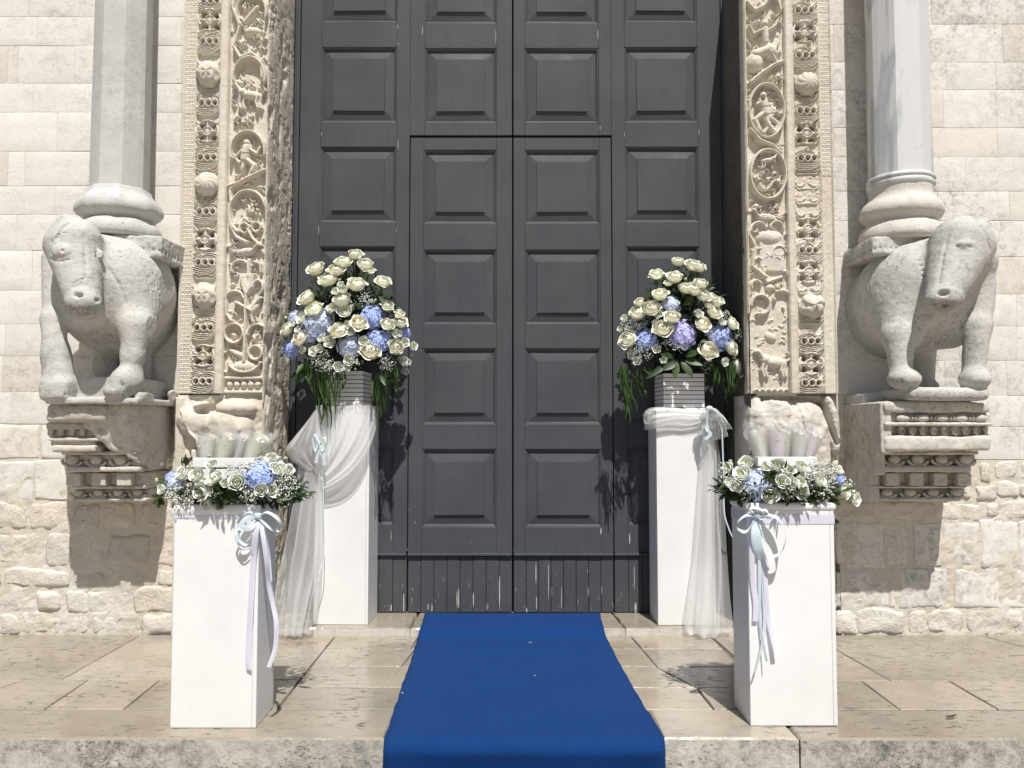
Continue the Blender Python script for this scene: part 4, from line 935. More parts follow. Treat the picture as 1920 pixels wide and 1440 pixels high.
for Y_, ya_, yb_ in ((4.52, 752, 850), (4.61, 846, 890), (4.69, 884, 941)):
    q.box((2.093, Y_, PZ(yb_, Y_) - .004), (2.16, WALL_Y, PZ(ya_, Y_) - .004), .008, .01)
q.mesh('plain_cheek', M['corbel'], cb, (0, 0, 0), .003, 40, .0015)
# left corbel, its right half broken and rough
cb = tag(empty('corbel'), 'broken carved corbel under the left bull, right half a rough fracture', 'corbel', 'carved corbels under the bulls')
crs(83, 200, 4.48, 757, 792, .03, 51, .014, C); crs(86, 190, 4.55, 792, 806, .006, 52, .006, C); crs(90, 185, 4.57, 806, 822, .006, 53, .006, C); crs(92, 186, 4.54, 820, 828, .006, 54, .006, C)
crs(97, 180, 4.53, 834, 848, .012, 55, .008, C); crs(95, 180, 4.56, 826, 836, .01, 56, .006, C)
crs(114, 262, 4.60, 846, 853, .004, 57, .005, C); crs(122, 258, 4.66, 852, 876, .004, 58, .005, C); crs(126, 262, 4.62, 875, 886, .006, 59, .005, C)
crs(132, 280, 4.72, 885, 912, .004, 60, .004, C); crs(136, 280, 4.70, 910, 917, .004, 61, .004, C); crs(142, 285, 4.76, 916, 935, .004, 62, .004, C); crs(138, 285, 4.72, 934, 941, .006, 63, .006, C)
dentils(X_(88, 4.57), X_(168, 4.57), 4.575, PZ(817, 4.57), PZ(800, 4.57), 4, cb, C, .028, .5)
eggs(X_(118, 4.66), X_(252, 4.66), 4.66, PZ(875, 4.66), PZ(853, 4.66), 3, cb, C, 3)
dentils(X_(128, 4.72), X_(268, 4.72), 4.722, PZ(909, 4.72), PZ(886, 4.72), 3, cb, C, .07, .56)
eggs(X_(136, 4.76), X_(282, 4.76), 4.76, PZ(933, 4.76), PZ(917, 4.76), 4, cb, C, 4)
q = Sculpt((X_(140, 4.45) - .1, 4.42, PZ(945, 4.9) - .04), (-2.06, WALL_Y + .02, PZ(752, 4.45) + .03), .009)
zt_, zb_ = PZ(758, 4.48), PZ(938, 4.8)
sl = (q.z - zt_) * -1.0                                     # how far below the top
wob = .030 * fbm(q.x * 6 + 0 * q.y, q.y * 6 + 0 * q.z, q.z * 6 + 0 * q.x, 5, 4) + .022 * np.abs(fbm(q.x * 15 + 0 * q.y, q.y * 15 + 0 * q.z, q.z * 15 + 0 * q.x, 9, 3))
front = (4.50 + np.clip(sl - .06, 0, 9) * .40) - q.y + wob
front = np.maximum(front, (4.56 + np.clip(sl - .03, 0, 9) * .34 + (q.x - X_(262, 4.55)) * 1.1) - q.y + wob * .8)
side = q.x + 2.135 + wob * .15
diag = (X_(158, 4.5) + np.clip(sl - .13, 0, 9) * 1.05) - q.x + wob * 1.6
q.D = np.maximum.reduce([front + 0 * q.x, side + 0 * q.y + 0 * q.z, diag + 0 * q.y, (q.z - zt_) + 0 * q.x + 0 * q.y, (zb_ - q.z) + 0 * q.x + 0 * q.y, (q.y - WALL_Y - .01) + 0 * q.x + 0 * q.z]).astype(np.float32)
q.mesh('rough_fracture', M['corbel'], cb, (0, 0, 0), .006, 70, .006)
# ---------------------------------------------------------------- door
def paint_mat():
    m, N, L, B = new_mat('grey_door_paint'); v = coords(N, L)
    c = mixc(N, L, ramp(N, L, tex_noise(N, L, v, 2.2, 5, .6).outputs[0], [(.35, 0), (.7, 1)]).outputs[0], (.062, .065, .073), (.078, .081, .088))
    vz = coords(N, L, (9, 9, 1.1)); st = tex_noise(N, L, vz, 4.0, 5, .65)
    c = mixc(N, L, math_(N, L, 'MULTIPLY', ramp(N, L, st.outputs[0], [(.5, 0), (.75, 1)]).outputs[0], .35), c, (.05, .05, .052))
    ch = tex_noise(N, L, coords(N, L, (3.2, 3.2, .55)), 30, 3, .5); sep = N.new('ShaderNodeSeparateXYZ'); L.new(v, sep.inputs[0])
    low = ramp(N, L, sep.outputs[2], [(.04, .68), (.45, .74), (.9, .80)])     # chipping thins out with height
    chip = math_(N, L, 'GREATER_THAN', ch.outputs[0], low.outputs[0])
    c = mixc(N, L, math_(N, L, 'MULTIPLY', chip, .55), c, (.40, .39, .36))
    L.new(c, B.inputs['Base Color']); L.new(ramp(N, L, tex_noise(N, L, v, 6, 4, .6).outputs[0], [(.3, .5), (.7, .7)]).outputs[0], B.inputs['Roughness']); B.inputs['Specular IOR Level'].default_value = .2
    b = N.new('ShaderNodeBump'); b.inputs['Strength'].default_value = .25; b.inputs['Distance'].default_value = .002
    L.new(math_(N, L, 'ADD', tex_noise(N, L, coords(N, L, (3, 3, .5)), 30, 6, .65).outputs[0], tex_noise(N, L, v, 60, 3, .6).outputs[0]), b.inputs['Height']); L.new(b.outputs[0], B.inputs['Normal'])
    return m
M['paint'] = paint_mat(); PT = M['paint']
M['gap'] = plain('dark_gap', (.01, .01, .01), .9, .1)
M['chip'] = plain('bare_wood_chip', (.52, .50, .45), .8, .2, mott=.4, mscale=60)
kD = P(1060, 560, DOOR_Y).x / 100
def DX(px): return (px - 960) * kD
def DZ(py): return PZ(py, DOOR_Y)
def panel_mesh(w, h, seed):
    """sunk moulding, sloping field and raised centre plate"""
    V = []; F = []
    rings = [(0, 0, 0), (.003, .003, 0), (.008, .004, 0), (.016, .013, 0), (.020, .015, 0), (.0215, .020, 0), (.083, .006, 0), (.0840, -.003, 0)]
    # (inset, depth behind the door face)
    wg = random.Random(seed)
    for ins, dep, _ in rings:
        j = lambda: wg.uniform(-.0012, .0012)
        V += [(ins + j(), dep, ins + j()), (w - ins + j(), dep, ins + j()), (w - ins + j(), dep, h - ins + j()), (ins + j(), dep, h - ins + j())]
    for i in range(len(rings) - 1):
        for k in range(4): F.append((i * 4 + k, i * 4 + (k + 1) % 4, (i + 1) * 4 + (k + 1) % 4, (i + 1) * 4 + k))
    n = (len(rings) - 1) * 4; F.append((n, n + 1, n + 2, n + 3))
    return mk('panel', V, F, PT)
rgd = random.Random(9)
def leaf_door(root, x0, x1, z0, z1, cols, rows, yf, planks=None):
    """stiles run full height, rails between them, one panel per opening"""
    th_ = .05
    o = root.location
    edges = [x0] + [c for cc in cols for c in cc] + [x1]
    for i in range(0, len(edges), 2):
        a, b = edges[i], edges[i + 1]
        if b - a < .004: continue
        m = MB(); m.bbox((a, yf, z0), (b, yf + th_, z1), .0018); m.build('stile', PT, root, loc=-o)
    for (a, b) in cols:
        zs = [z1] + [z for r_ in rows for z in r_] + [z0]
        for i in range(0, len(zs), 2):
            t, bt = zs[i], zs[i + 1]
            if t - bt > .003:
                m = MB(); m.bbox((a + .0006, yf + .0015, bt), (b - .0006, yf + th_ - .001, t), .0015); m.build('rail', PT, root, loc=-o)
        for (t, bt) in rows:
            me = panel_mesh(b - a, t - bt, rgd.randint(0, 9999)); link('panel', me, root, Vector((a, yf + .001, bt)) - o)
def chips(root, pts):
    for i, (px, py, w, h) in enumerate(pts):
        rg = random.Random(int(px * 7 + py)); b = MB(); n = 7; x, z = DX(px), DZ(py); ww, hh = w * kD / 2, h * kD / 2
        V = [(x + ww * math.cos(6.283 * k / n) * rg.uniform(.5, 1.1), 0, z + hh * math.sin(6.283 * k / n) * rg.uniform(.7, 1.1)) for k in range(n)]
        V2 = [(a, YF - .0012, c) for a, _, c in V]; V3 = [(a, YF + .004, c) for a, _, c in V]
        b.add(V2 + V3, [tuple(range(n))] + [(k, k + n, (k + 1) % n + n, (k + 1) % n) for k in range(n)])
        b.build('paint_chip', M['chip'], root, loc=-root.location)
YF = DOOR_Y
ztop = 4.62; zb = TH + .006
rowsC = [(-96, 44), (90, 231)]; rowsW = [(281, 420), (468, 609), (653, 797), (842, 989)]
rowsO = [(-98, 42), (88, 230), (275, 417), (462, 603), (648, 792), (837, 985)]
cv = lambda rr: [(DZ(a), DZ(b)) for a, b in rr]
xs_c = lambda a, b: (DX(a), DX(b))
# fixed frame behind, with the dark rebate
fr = MB(); fr.box((DX(500), DOOR_Y + .056, 0), (DX(1420), DOOR_Y + .2, ztop + .1)); 
fo = tag(empty('door_frame'), 'dark grey grooved door frame post beside the left leaf', 'door frame')
fr.build('rebate_board', M['gap'], fo)
for a, b, d in ((540, 546, .0), (546.6, 550.5, .012), (551, 556.5, .004)):
    m = MB(); m.bbox((DX(a), DOOR_Y - .012 + d, TH), (DX(b), DOOR_Y + .055, ztop), .002); m.build('frame_moulding', PT, fo)
m = MB(); m.bbox((DX(1358), DOOR_Y - .01, TH), (DX(1385), DOOR_Y + .055, ztop), .002); m.build('frame_moulding', PT, fo)
zk = DZ(1036)
def Lshape(name_x0, x_split, x1, side, label):
    """big leaf with the opening for its wicket cut out"""
    root = tag(empty('door_leaf', (DX(name_x0 if side < 0 else x1), DOOR_Y, TH)), label, 'door', 'leaves of the church door')
    return root
# outer leaf, left: column of outer panels, plus the two panels above the wicket
def outer(side, xa, xb, xwo, xc, pan_o, pan_i, label):
    root = tag(empty('door_leaf', (DX(xa), DOOR_Y, TH)), label, 'door', 'leaves of the church door')
    o = root.location; lo, hi = sorted((xa, xwo))
    # full-height part beside the wicket
    leaf_door(root, DX(lo), DX(hi), zk, ztop, [xs_c(*pan_o)], cv(rowsO), YF)
    # part above the wicket
    lo2, hi2 = sorted((xwo, xc)); g_ = .5
    x0, x1 = (DX(lo2) + .0008, DX(hi2) - .0015) if side < 0 else (DX(lo2) + .0015, DX(hi2) - .0008)
    leaf_door(root, x0, x1, DZ(253.5), ztop, [xs_c(*pan_i)], cv(rowsC), YF)
    # weather bar and kick planks
    m = MB(); m.bbox((DX(lo), YF - .012, zk - .022), (DX(hi) - .002, YF + .05, zk - .001), .004); m.build('weather_bar', PT, root, loc=-o)
    n = max(1, round((hi - lo) / 25)); w = (hi - lo) / n
    for i in range(n):
        m = MB(); m.bbox((DX(lo + w * i) + .0012, YF + .004 + rgd.uniform(0, .003), zb), (DX(lo + w * (i + 1)) - .0012, YF + .05, zk - .024), .0028); m.build('plank', PT, root, loc=-o)
    return root
lf = outer(-1, 558, None, 766, 960.5, (597, 741), (794, 931), 'left half of the tall dark grey panelled door, framing the left wicket')
rt = outer(1, 1357, None, 1149, 962.5, (1174, 1313), (984, 1125), 'right half of the tall dark grey panelled door, framing the right wicket')
def wicket(a, b, pan, label, lean=0):
    root = tag(empty('wicket_door', (DX(a), DOOR_Y, TH)), label, 'door', 'small wicket doors set into the tall door'); o = root.location
    z1 = DZ(258.5); leaf_door(root, DX(a), DX(b), zk, z1, [xs_c(*pan)], cv(rowsW), YF - .002)
    m = MB(); m.bbox((DX(a), YF - .016, zk - .022), (DX(b), YF + .048, zk - .001), .004); m.build('weather_bar', PT, root, loc=-o)
    n = 8; w = (b - a) / n
    for i in range(n):
        m = MB(); m.bbox((DX(a + w * i) + .0012, YF + .003 + rgd.uniform(0, .0035), zb), (DX(a + w * (i + 1)) - .0012, YF + .05, zk - .024), .003); m.build('plank', PT, root, loc=-o)
    return root
w1 = wicket(768, 960.2, (793, 931), 'left wicket door of four raised panels, straight behind the blue carpet')
w2 = wicket(963, 1147, (984, 1126), 'right wicket door of four raised panels with a pale chip at its lower left corner')
chips(w2, [(980, 991, 10, 5), (981, 1008, 3, 22), (978, 1012, 6, 5), (1124, 996, 3, 14), (966, 1033, 8, 4), (1005, 1130, 2.5, 30), (1004, 1075, 2, 50), (1027, 1090, 2.5, 80), (1051, 1120, 2, 45), (1100, 1110, 2, 20), (1125, 1105, 1.6, 20), (987, 1144, 3, 9), (1056, 330, 3, 12)])
chips(w1, [(933, 1000, 4, 26), (936, 1015, 3, 20), (951, 1003, 2, 10), (790, 1010, 1.8, 18), (775, 1031, 22, 3.5), (950, 1034, 10, 3), (862, 1120, 2.5, 50), (859, 1125, 2, 36), (889, 1125, 2.5, 34), (937, 1110, 2.5, 70), (806, 1138, 3, 14), (813, 1140, 2.5, 16), (914, 1138, 2, 16), (934, 450, 1.2, 16), (790, 452, 1.2, 18), (942, 962, 8, 4), (769, 955, 3, 6)])
chips(lf, [(742, 50, 1.2, 9), (789, 58, 1.4, 20), (929, 70, 1.2, 34), (743, 82, 1.6, 5), (599, 252, 1.3, 8), (744, 270, 1.2, 22), (596, 430, 1.2, 22), (742, 432, 1.3, 8), (711, 1135, 3, 26), (738, 1140, 4, 14), (761, 1130, 2.5, 38), (737, 1005, 1.5, 22), (555, 373, 4, 3)])
chips(rt, [(1124, 65, 1.6, 24), (1127, 240, 1.3, 8), (1173, 252, 1.3, 10), (1314, 248, 1.2, 14), (1177, 1010, 2.5, 26), (1187, 1140, 6, 20), (1185, 1080, 1.6, 60)])
# ---------------------------------------------------------------- carpet
def carpet():
    m, N, L, B = new_mat('blue_felt'); v = coords(N, L)
    c = mixc(N, L, ramp(N, L, tex_noise(N, L, v, 170, 4, .8).outputs[0], [(.35, 0), (.65, 1)]).outputs[0], (.004, .027, .112), (.007, .046, .175))
    c = mixc(N, L, ramp(N, L, tex_noise(N, L, v, 3, 4, .6).outputs[0], [(.4, 0), (.7, .35)]).outputs[0], c, (.008, .043, .15))
    L.new(c, B.inputs['Base Color']); B.inputs['Roughness'].default_value = .95; B.inputs['Specular IOR Level'].default_value = .12
    B.inputs['Sheen Weight'].default_value = .03; B.inputs['Sheen Roughness'].default_value = .4
    b = N.new('ShaderNodeBump'); b.inputs['Strength'].default_value = .5; b.inputs['Distance'].default_value = .003; L.new(math_(N, L, 'ADD', tex_noise(N, L, v, 300, 4, .7).outputs[0], math_(N, L, 'MULTIPLY', tex_noise(N, L, coords(N, L, (.6, 3, 1)), 6, 5, .6).outputs[0], 1.6)), b.inputs['Height']); L.new(b.outputs[0], B.inputs['Normal'])
    YD = DOOR_Y - .02; prof = []                    # (Y, z, left x, right x)
    xl = [(1150, 797, 1125), (1176, 789, 1131), (1195, 783, 1137), (1240, 770, 1160), (1290, 752, 1188), (1330, 739, 1212), (1360, 729, 1232), (1382, 722, 1245)]
    def lr(Y, z):
        # image line of that point, then the measured edges on it
        a = math.atan((z - CAMZ) / Y); py = 720 - FPX * math.tan(a - PITCH); ys = [q[0] for q in xl]
        l = np.interp(py, ys, [q[1] for q in xl]); r = np.interp(py, ys, [q[2] for q in xl])
        k = G(1060, 1300).x / 100
        t = P(1060, py, Y).x / 100
        return (l - 960) * t, (r - 960) * t
    pts = []
    for Y in np.linspace(YD, WALL_Y + .02, 10): pts.append((Y, TH + .008))
    pts += [(WALL_Y - .025, TH + .006), (WALL_Y - .05, TH - .004), (WALL_Y - .07, TH - .022), (WALL_Y - .095, .016), (WALL_Y - .13, .009)]
    for Y in np.linspace(WALL_Y - .2, EDGE_Y + .05, 46): pts.append((Y, .008))
    e = EDGE_Y
    pts += [(e + .02, .009), (e - .004, .008), (e - .020, .003), (e - .032, -.010), (e - .038, -.028)]
    for z in np.linspace(-.045, STEP + .03, 8): pts.append((e - .040 - .01 * math.sin((z + .05) * 14), z))
    pts += [(e - .05, STEP + .014), (e - .075, STEP + .008)]
    for Y in np.linspace(e - .12, e - 1.6, 14): pts.append((Y, STEP + .007))
    nu = 30; V = []; nz = mnoise.noise
    XE = lr(e, .008)
    for i, (Y, z) in enumerate(pts):
        if z > -.005 and Y > e: l, r = lr(Y, z)
        else: l, r = XE
        l += .006 * nz(Vector((Y * 9, z * 9, 0))); r += .006 * nz(Vector((Y * 9, z * 9, 7)))
        for j in range(nu + 1):
            u = j / nu; x = l + (r - l) * u
            w = .0035 * nz(Vector((x * 2.2, Y * 5 + z * 5, 3))) + .0045 * max(0, nz(Vector((x * .8, Y * 2.6 + 9, 1)))) 
            if z < -.02 and Y < e and z > STEP + .03: V.append((x, Y - .010 - .012 * nz(Vector((x * 3.1, z * 5, 5))), z))
            else: V.append((x, Y, z + max(w, -.002)))
    n = len(pts); F = [(i * (nu + 1) + j, i * (nu + 1) + j + 1, (i + 1) * (nu + 1) + j + 1, (i + 1) * (nu + 1) + j) for i in range(n - 1) for j in range(nu)]
    F = [f[::-1] for f in F]
    me = mk('carpet', V, F, m, smooth=True); o = link('carpet_runner', me)
    md = o.modifiers.new('thickness', 'SOLIDIFY'); md.thickness = .005; md.offset = -1
    tag(o, 'bright blue felt carpet running from the wicket doors over the step', 'carpet')
carpet()

# ---------------------------------------------------------------- pedestals
M['white'] = plain('white_lacquer', (.79, .79, .78), .38, .4, .12, 14, mott=.09, mscale=2.2)
M['whiteb'] = plain('white_satin_board', (.78, .78, .77), .45, .4)
def pedestal(xa, xb, Y0, Y1, z0, z1, label, grp, lid=None, rz=0):
    root = tag(empty('pedestal', ((xa + xb) / 2, (Y0 + Y1) / 2, z0)), label, 'pedestal', grp)
    root.rotation_euler = (0, 0, rz); w, d, h = (xb - xa) / 2, (Y1 - Y0) / 2, z1 - z0
    t = .018; hb = h - (lid or 0)
    m = MB(); m.bbox((-w, -d, .002), (w - t - .0008, -d + t, hb), .0022); m.build('front_panel', M['white'], root)
    m = MB(); m.bbox((w - t, -d, .002), (w, d, hb), .0022); m.build('side_panel', M['white'], root)
    m = MB(); m.bbox((-w, -d + t + .0006, .002), (-w + t, d, hb), .0022); m.build('side_panel', M['white'], root)
    m = MB(); m.bbox((-w + t + .0006, d - t, .002), (w - t - .0006, d, hb), .0022); m.build('back_panel', M['white'], root)
    m = MB()
    if lid:
        o = .007; ws, ds = w + o, d + o; k = 9; V = []
        for i in range(k):
            a = math.pi * i / (k - 1) - math.pi / 2; q = .010 * math.cos(a) - .010; z = hb + lid / 2 + lid / 2 * math.sin(a)
            V += [(-ws - q, -ds - q, z), (ws + q, -ds - q, z), (ws + q, ds + q, z), (-ws - q, ds + q, z)]
        F = [(i * 4 + j, i * 4 + (j + 1) % 4, (i + 1) * 4 + (j + 1) % 4, (i + 1) * 4 + j) for i in range(k - 1) for j in range(4)] + [(3, 2, 1, 0), tuple((k - 1) * 4 + j for j in range(4))]
        m.add(V, F); m.build('top_board', M['white'], root)
    else:
        m.bbox((-w + t, -d + t, hb - .02), (w - t, d - t, hb - .001), .001); m.build('top_board', M['white'], root)
    return root
# front left
YF1 = G(400, 1366).y; zt1 = P(400, 946, YF1).z
x1a, x1b = G(318.5, 1366).x, G(479.5, 1366).x; YF1b = YF1 + .25
pedestal(x1a, x1b, YF1, YF1b, 0, zt1, 'low white pedestal left of the carpet, lilac ribbon tails down its right edge', 'low white pedestals at the step edge', .048)
YF2 = G(1490, 1362).y; zt2 = P(1490, 943, YF2).z; x2a, x2b = G(1407.5, 1362).x, G(1571.5, 1362).x; YF2b = YF2 + .25
pedestal(x2a, x2b, YF2, YF2b, 0, zt2, 'low white pedestal right of the carpet, pale blue ribbon tails on its front', 'low white pedestals at the step edge', .032)
# tall
YT1 = G(640, 1172, TH).y; zt3 = P(640, 760, YT1).z; x3a, x3b = P(588, 1172, YT1).x, P(691, 1172, YT1).x
pedestal(x3a, x3b, YT1, YT1 + .30, TH, zt3, 'tall white pedestal at the left of the doorway, half wrapped in a tulle swag', 'tall white pedestals in the doorway', None, R(-1.5))
YT2 = G(1300, 1173, TH).y; zt4 = P(1300, 765, YT2).z; x4a, x4b = P(1234, 1172, YT2).x, P(1343, 1172, YT2).x
pedestal(x4a, x4b, YT2, YT2 + .30, TH, zt4, 'tall white pedestal at the right of the doorway, tulle band round its top', 'tall white pedestals in the doorway', None)

# ---------------------------------------------------------------- vases
M['vase'] = plain('white_ribbed_vase', (.82, .81, .79), .5, .4)
M['black'] = plain('black_line', (.02, .02, .02), .5, .4)
def vase(xc, Yc, z0, w, h, rz, label):
    root = tag(empty('vase', (xc, Yc, z0), rz), label, 'vase', 'square striped vases'); n = 8; bh = h / n
    for i in range(n):
        m = MB(); m.bbox((-w / 2, -w / 2, i * bh + .0036), (w / 2, w / 2, (i + 1) * bh - .0008), .002); m.build('board', M['vase'], root)
    m = MB(); m.box((-w / 2 + .005, -w / 2 + .005, .0005), (w / 2 - .005, w / 2 - .005, h - .012)); m.build('liner', M['black'], root)
    return root
hv_ = P(0, 693, YT1).z - P(0, 758, YT1).z
vx1, vy1 = P(645, 720, YT1 + .03).x, YT1 + .155; vx2, vy2 = P(1285, 720, YT2 + .03).x - .015, YT2 + .155
vase(vx1, vy1, zt3, .265, hv_, R(-3), 'square white vase with black lines on the left tall pedestal')
vase(vx2, vy2, zt4 + .001, .265, hv_, R(2), 'square white vase with black lines on the right tall pedestal')

# ---------------------------------------------------------------- tulle
def tulle_mat():
    m, N, L, B = new_mat('white_tulle'); v = coords(N, L)
    tr = N.new('ShaderNodeBsdfTransparent'); di = N.new('ShaderNodeBsdfDiffuse'); tl = N.new('ShaderNodeBsdfTranslucent')
    di.inputs[0].default_value = (.92, .92, .91, 1); tl.inputs[0].default_value = (.92, .92, .91, 1)
    a = N.new('ShaderNodeMixShader'); a.inputs[0].default_value = .35; L.new(di.outputs[0], a.inputs[1]); L.new(tl.outputs[0], a.inputs[2])
    lw = N.new('ShaderNodeLayerWeight'); lw.inputs[0].default_value = .45
    op = math_(N, L, 'ADD', math_(N, L, 'MULTIPLY', lw.outputs['Facing'], .38), .30, True)
    b = N.new('ShaderNodeMixShader'); L.new(op, b.inputs[0]); L.new(tr.outputs[0], b.inputs[1]); L.new(a.outputs[0], b.inputs[2])
    L.new(b.outputs[0], N['Material Output'].inputs[0]); return m
M['tulle'] = tulle_mat()
def resample(pts, n):
    """smooth resampling of a polyline of 3-D points"""
    pts = [Vector(p) for p in pts]; k = len(pts)
    d = [0]
    for a, b in zip(pts[:-1], pts[1:]): d.append(d[-1] + (b - a).length + 1e-6)
    out = []
    for i in range(n):
        s = d[-1] * i / (n - 1); j = 0
        while j < k - 2 and d[j + 1] < s: j += 1
        t = (s - d[j]) / (d[j + 1] - d[j]); p0 = pts[max(j - 1, 0)]; p1 = pts[j]; p2 = pts[j + 1]; p3 = pts[min(j + 2, k - 1)]
        out.append(.5 * ((2 * p1) + (p2 - p0) * t + (2 * p0 - 5 * p1 + 4 * p2 - p3) * t * t + (3 * p1 - p0 - 3 * p2 + p3) * t ** 3))
    return out
def pleated(name, A, B, folds, amp, parent, nrow=60, ncol=64, bulge=0, seed=0, grow=1.0, base_out=0.0):
    a = resample(A, nrow); b = resample(B, nrow); V = []; rg = random.Random(seed); ph = [rg.uniform(0, 6.28) for _ in range(4)]
    for i in range(nrow):
        t = i / (nrow - 1); am = amp * (1 - grow + grow * min(1, t * 1.6 + .1))
        for j in range(ncol + 1):
            u = j / ncol; uu = u + .02 * math.sin(5 * u + 3 * t + ph[0])
            p = a[i].lerp(b[i], uu)
            o = math.sin(folds * 6.283 * uu + ph[1] + .8 * math.sin(2.2 * t + ph[2])) + .18 * math.sin(folds * 2.3 * 6.283 * uu + ph[3] + 1.5 * t) + .9 * mnoise.noise(Vector((uu * 4, t * 5, seed)))
            p = p + Vector((0, -bulge * math.sin(math.pi * u) * math.sin(math.pi * min(1, t * .9 + .08)) + am * o - base_out * t ** 2, 0))
            V.append(p)
    F = [(i * (ncol + 1) + j, (i + 1) * (ncol + 1) + j, (i + 1) * (ncol + 1) + j + 1, i * (ncol + 1) + j + 1) for i in range(nrow - 1) for j in range(ncol)]
    return link(name, mk(name, V, F, M['tulle'], smooth=True), parent)
def PP(L_, Y): return [P(x, y, Y if len(q) == 0 else q[0]) for x, y, *q in L_]
ya = YT1 - .03
tu = tag(empty('tulle_drape'), 'sheer white tulle swagged across the left tall pedestal with a puff and trailing tail', 'drape', 'white tulle drapes')
# fan of folds from the top edge to the knot
S_ = resample([(592, 768, 0), (620, 762, 0), (655, 758, 0), (692, 756, 0), (703, 772, 0), (706, 800, 0)], 70); V = []; nr = 40
E_ = resample([(597, 866, 0), (601, 885, 0), (604, 902, 0), (606, 918, 0)], 70)
for i in range(70):
    u = i / 69; s0, e0 = S_[i], E_[i]
    ctl = Vector((s0.x * .62 + e0.x * .38 + 18 * u, s0.y * .35 + e0.y * .65 + 16 * u, 0))
    for j in range(nr + 1):
        t = j / nr; q = s0 * (1 - t) ** 2 + ctl * 2 * t * (1 - t) + e0 * t * t
        Y = YT1 - .012 - .05 * math.sin(math.pi * min(1, t * .9 + .05)) - .008 * math.sin(u * 22 + t) * (.25 + t) - .003 * math.sin(u * 61 + 2 * t) - .03 * t
        V.append(P(q.x, q.y, Y))
F = [(i * (nr + 1) + j, i * (nr + 1) + j + 1, (i + 1) * (nr + 1) + j + 1, (i + 1) * (nr + 1) + j) for i in range(69) for j in range(nr)]
link('swag', mk('swag', V, F, M['tulle'], smooth=True), tu)
V2 = [Vector(v) + Vector((0, -.012 - .008 * math.sin(k * .37), -.004)) for k, v in enumerate(V)]
nn = nr + 1; keep = range(16, 69)
F2 = [(i * nn + j, i * nn + j + 1, (i + 1) * nn + j + 1, (i + 1) * nn + j) for i in keep for j in range(nr)]
V2 = [tuple(Vector(v) + Vector((0, -.012 - .010 * math.sin((k // nn) * .45 + (k % nn) * .07) * .5, -.006))) for k, v in enumerate(V)]
link('swag', mk('swag', V2, F2, M['tulle'], smooth=True), tu)
pleated('puff', PP([(591, 768), (572, 793), (552, 818), (537, 838), (538, 850), (550, 866), (575, 880), (600, 883)], YT1 - .05), PP([(598, 770), (606, 800), (612, 825), (614, 845), (614, 858), (612, 868), (608, 876), (604, 883)], YT1 - .04), 2.5, .010, tu, bulge=.085, seed=4, grow=.3)
pleated('puff', PP([(590, 770), (570, 800), (553, 822), (541, 842), (545, 858), (556, 868), (578, 880), (600, 883)], YT1 - .03), PP([(594, 772), (600, 800), (600, 825), (602, 845), (602, 858), (602, 868), (601, 876), (601, 883)], YT1 - .02), 4, .012, tu, bulge=.04, seed=7, grow=.3)
zf = .012
def tailpts(L_, Y): 
    return [P(x, y, Y - .02 * k / len(L_) * 0 + (o[0] if o else 0)) for k, (x, y, *o) in enumerate(L_)]
pleated('tail', tailpts([(560, 872), (553, 930, -.02), (540, 1000, -.04), (524, 1080, -.06), (512, 1140, -.10), (506, 1190, -.13)], YT1 - .05), tailpts([(606, 880), (607, 930), (606, 1010, -.01), (602, 1080, -.03), (594, 1130, -.07), (584, 1188, -.12)], YT1 - .05), 3.4, .017, tu, 80, 90, 0, 11)
pleated('tail', tailpts([(572, 876), (566, 930, -.02), (556, 1000, -.04), (545, 1080, -.06), (538, 1140, -.10), (535, 1192, -.13)], YT1 - .07), tailpts([(600, 882), (600, 930), (598, 1010, -.01), (588, 1080, -.03), (578, 1130, -.07), (566, 1194, -.12)], YT1 - .07), 2, .012, tu, 60, 60, 0, 13)
def crumple(name, c, rx, ry, rz, parent, seed):
    n, k = 40, 20; th = np.linspace(0, 2 * math.pi, n, endpoint=False)[None]; ph = np.linspace(0.03, math.pi - .03, k)[:, None]
    dx, dy, dz = np.sin(ph) * np.cos(th), np.sin(ph) * np.sin(th), np.cos(ph) + th * 0
    r = 1 + .45 * fbm(dx * 2.2, dy * 2.2, dz * 2.2, seed, 3)
    V = np.stack([c[0] + rx * r * dx, c[1] + ry * r * dy, np.maximum(c[2] + rz * r * dz, c[2] - rz)], -1).reshape(-1, 3); idx = np.arange(n * k).reshape(k, n)
    F = np.stack([idx[:-1], idx[1:], np.roll(idx[1:], -1, 1), np.roll(idx[:-1], -1, 1)], -1).reshape(-1, 4)
    return link(name, mk(name, V, F, M['tulle'], smooth=True), parent)
for i, (px, py, rx) in enumerate(((560, 1184, .05), (538, 1188, .04), (576, 1178, .035))):
    q = G(px, py); crumple('gathered_hem', (q.x, q.y, .026), rx, .04, .025, tu, 30 + i)
# right drape
td = tag(empty('tulle_drape'), 'white tulle twisted round the top of the right tall pedestal, long tail hanging', 'drape', 'white tulle drapes')
for k in range(2):
    d = .004 + .007 * k
    pts_t = [(1207 - 2 * k, 776), (1214, 768 - k), (1226, 764), (1250, 764), (1280, 766), (1305, 768), (1324, 768)]
    pts_b = [(1209, 806), (1216, 805), (1227, 803), (1245, 796), (1268, 794 - 4 * k), (1293, 798 - 8 * k), (1320, 788)]
    YY = [.10, .05, -.02, -.028, -.03, -.03, -.028]
    A = [P(x, y, YT2 + o - d) for (x, y), o in zip(pts_t, YY)]; B_ = [P(x, y, YT2 + o - d) for (x, y), o in zip(pts_b, YY)]
    pleated('band', A, B_, 2.4 + k, .008, td, 80, 28, .02, 41 + k, grow=0)
crumple('puff', tuple(P(1217, 782, YT2 + .02)), .035, .045, .045, td, 51)
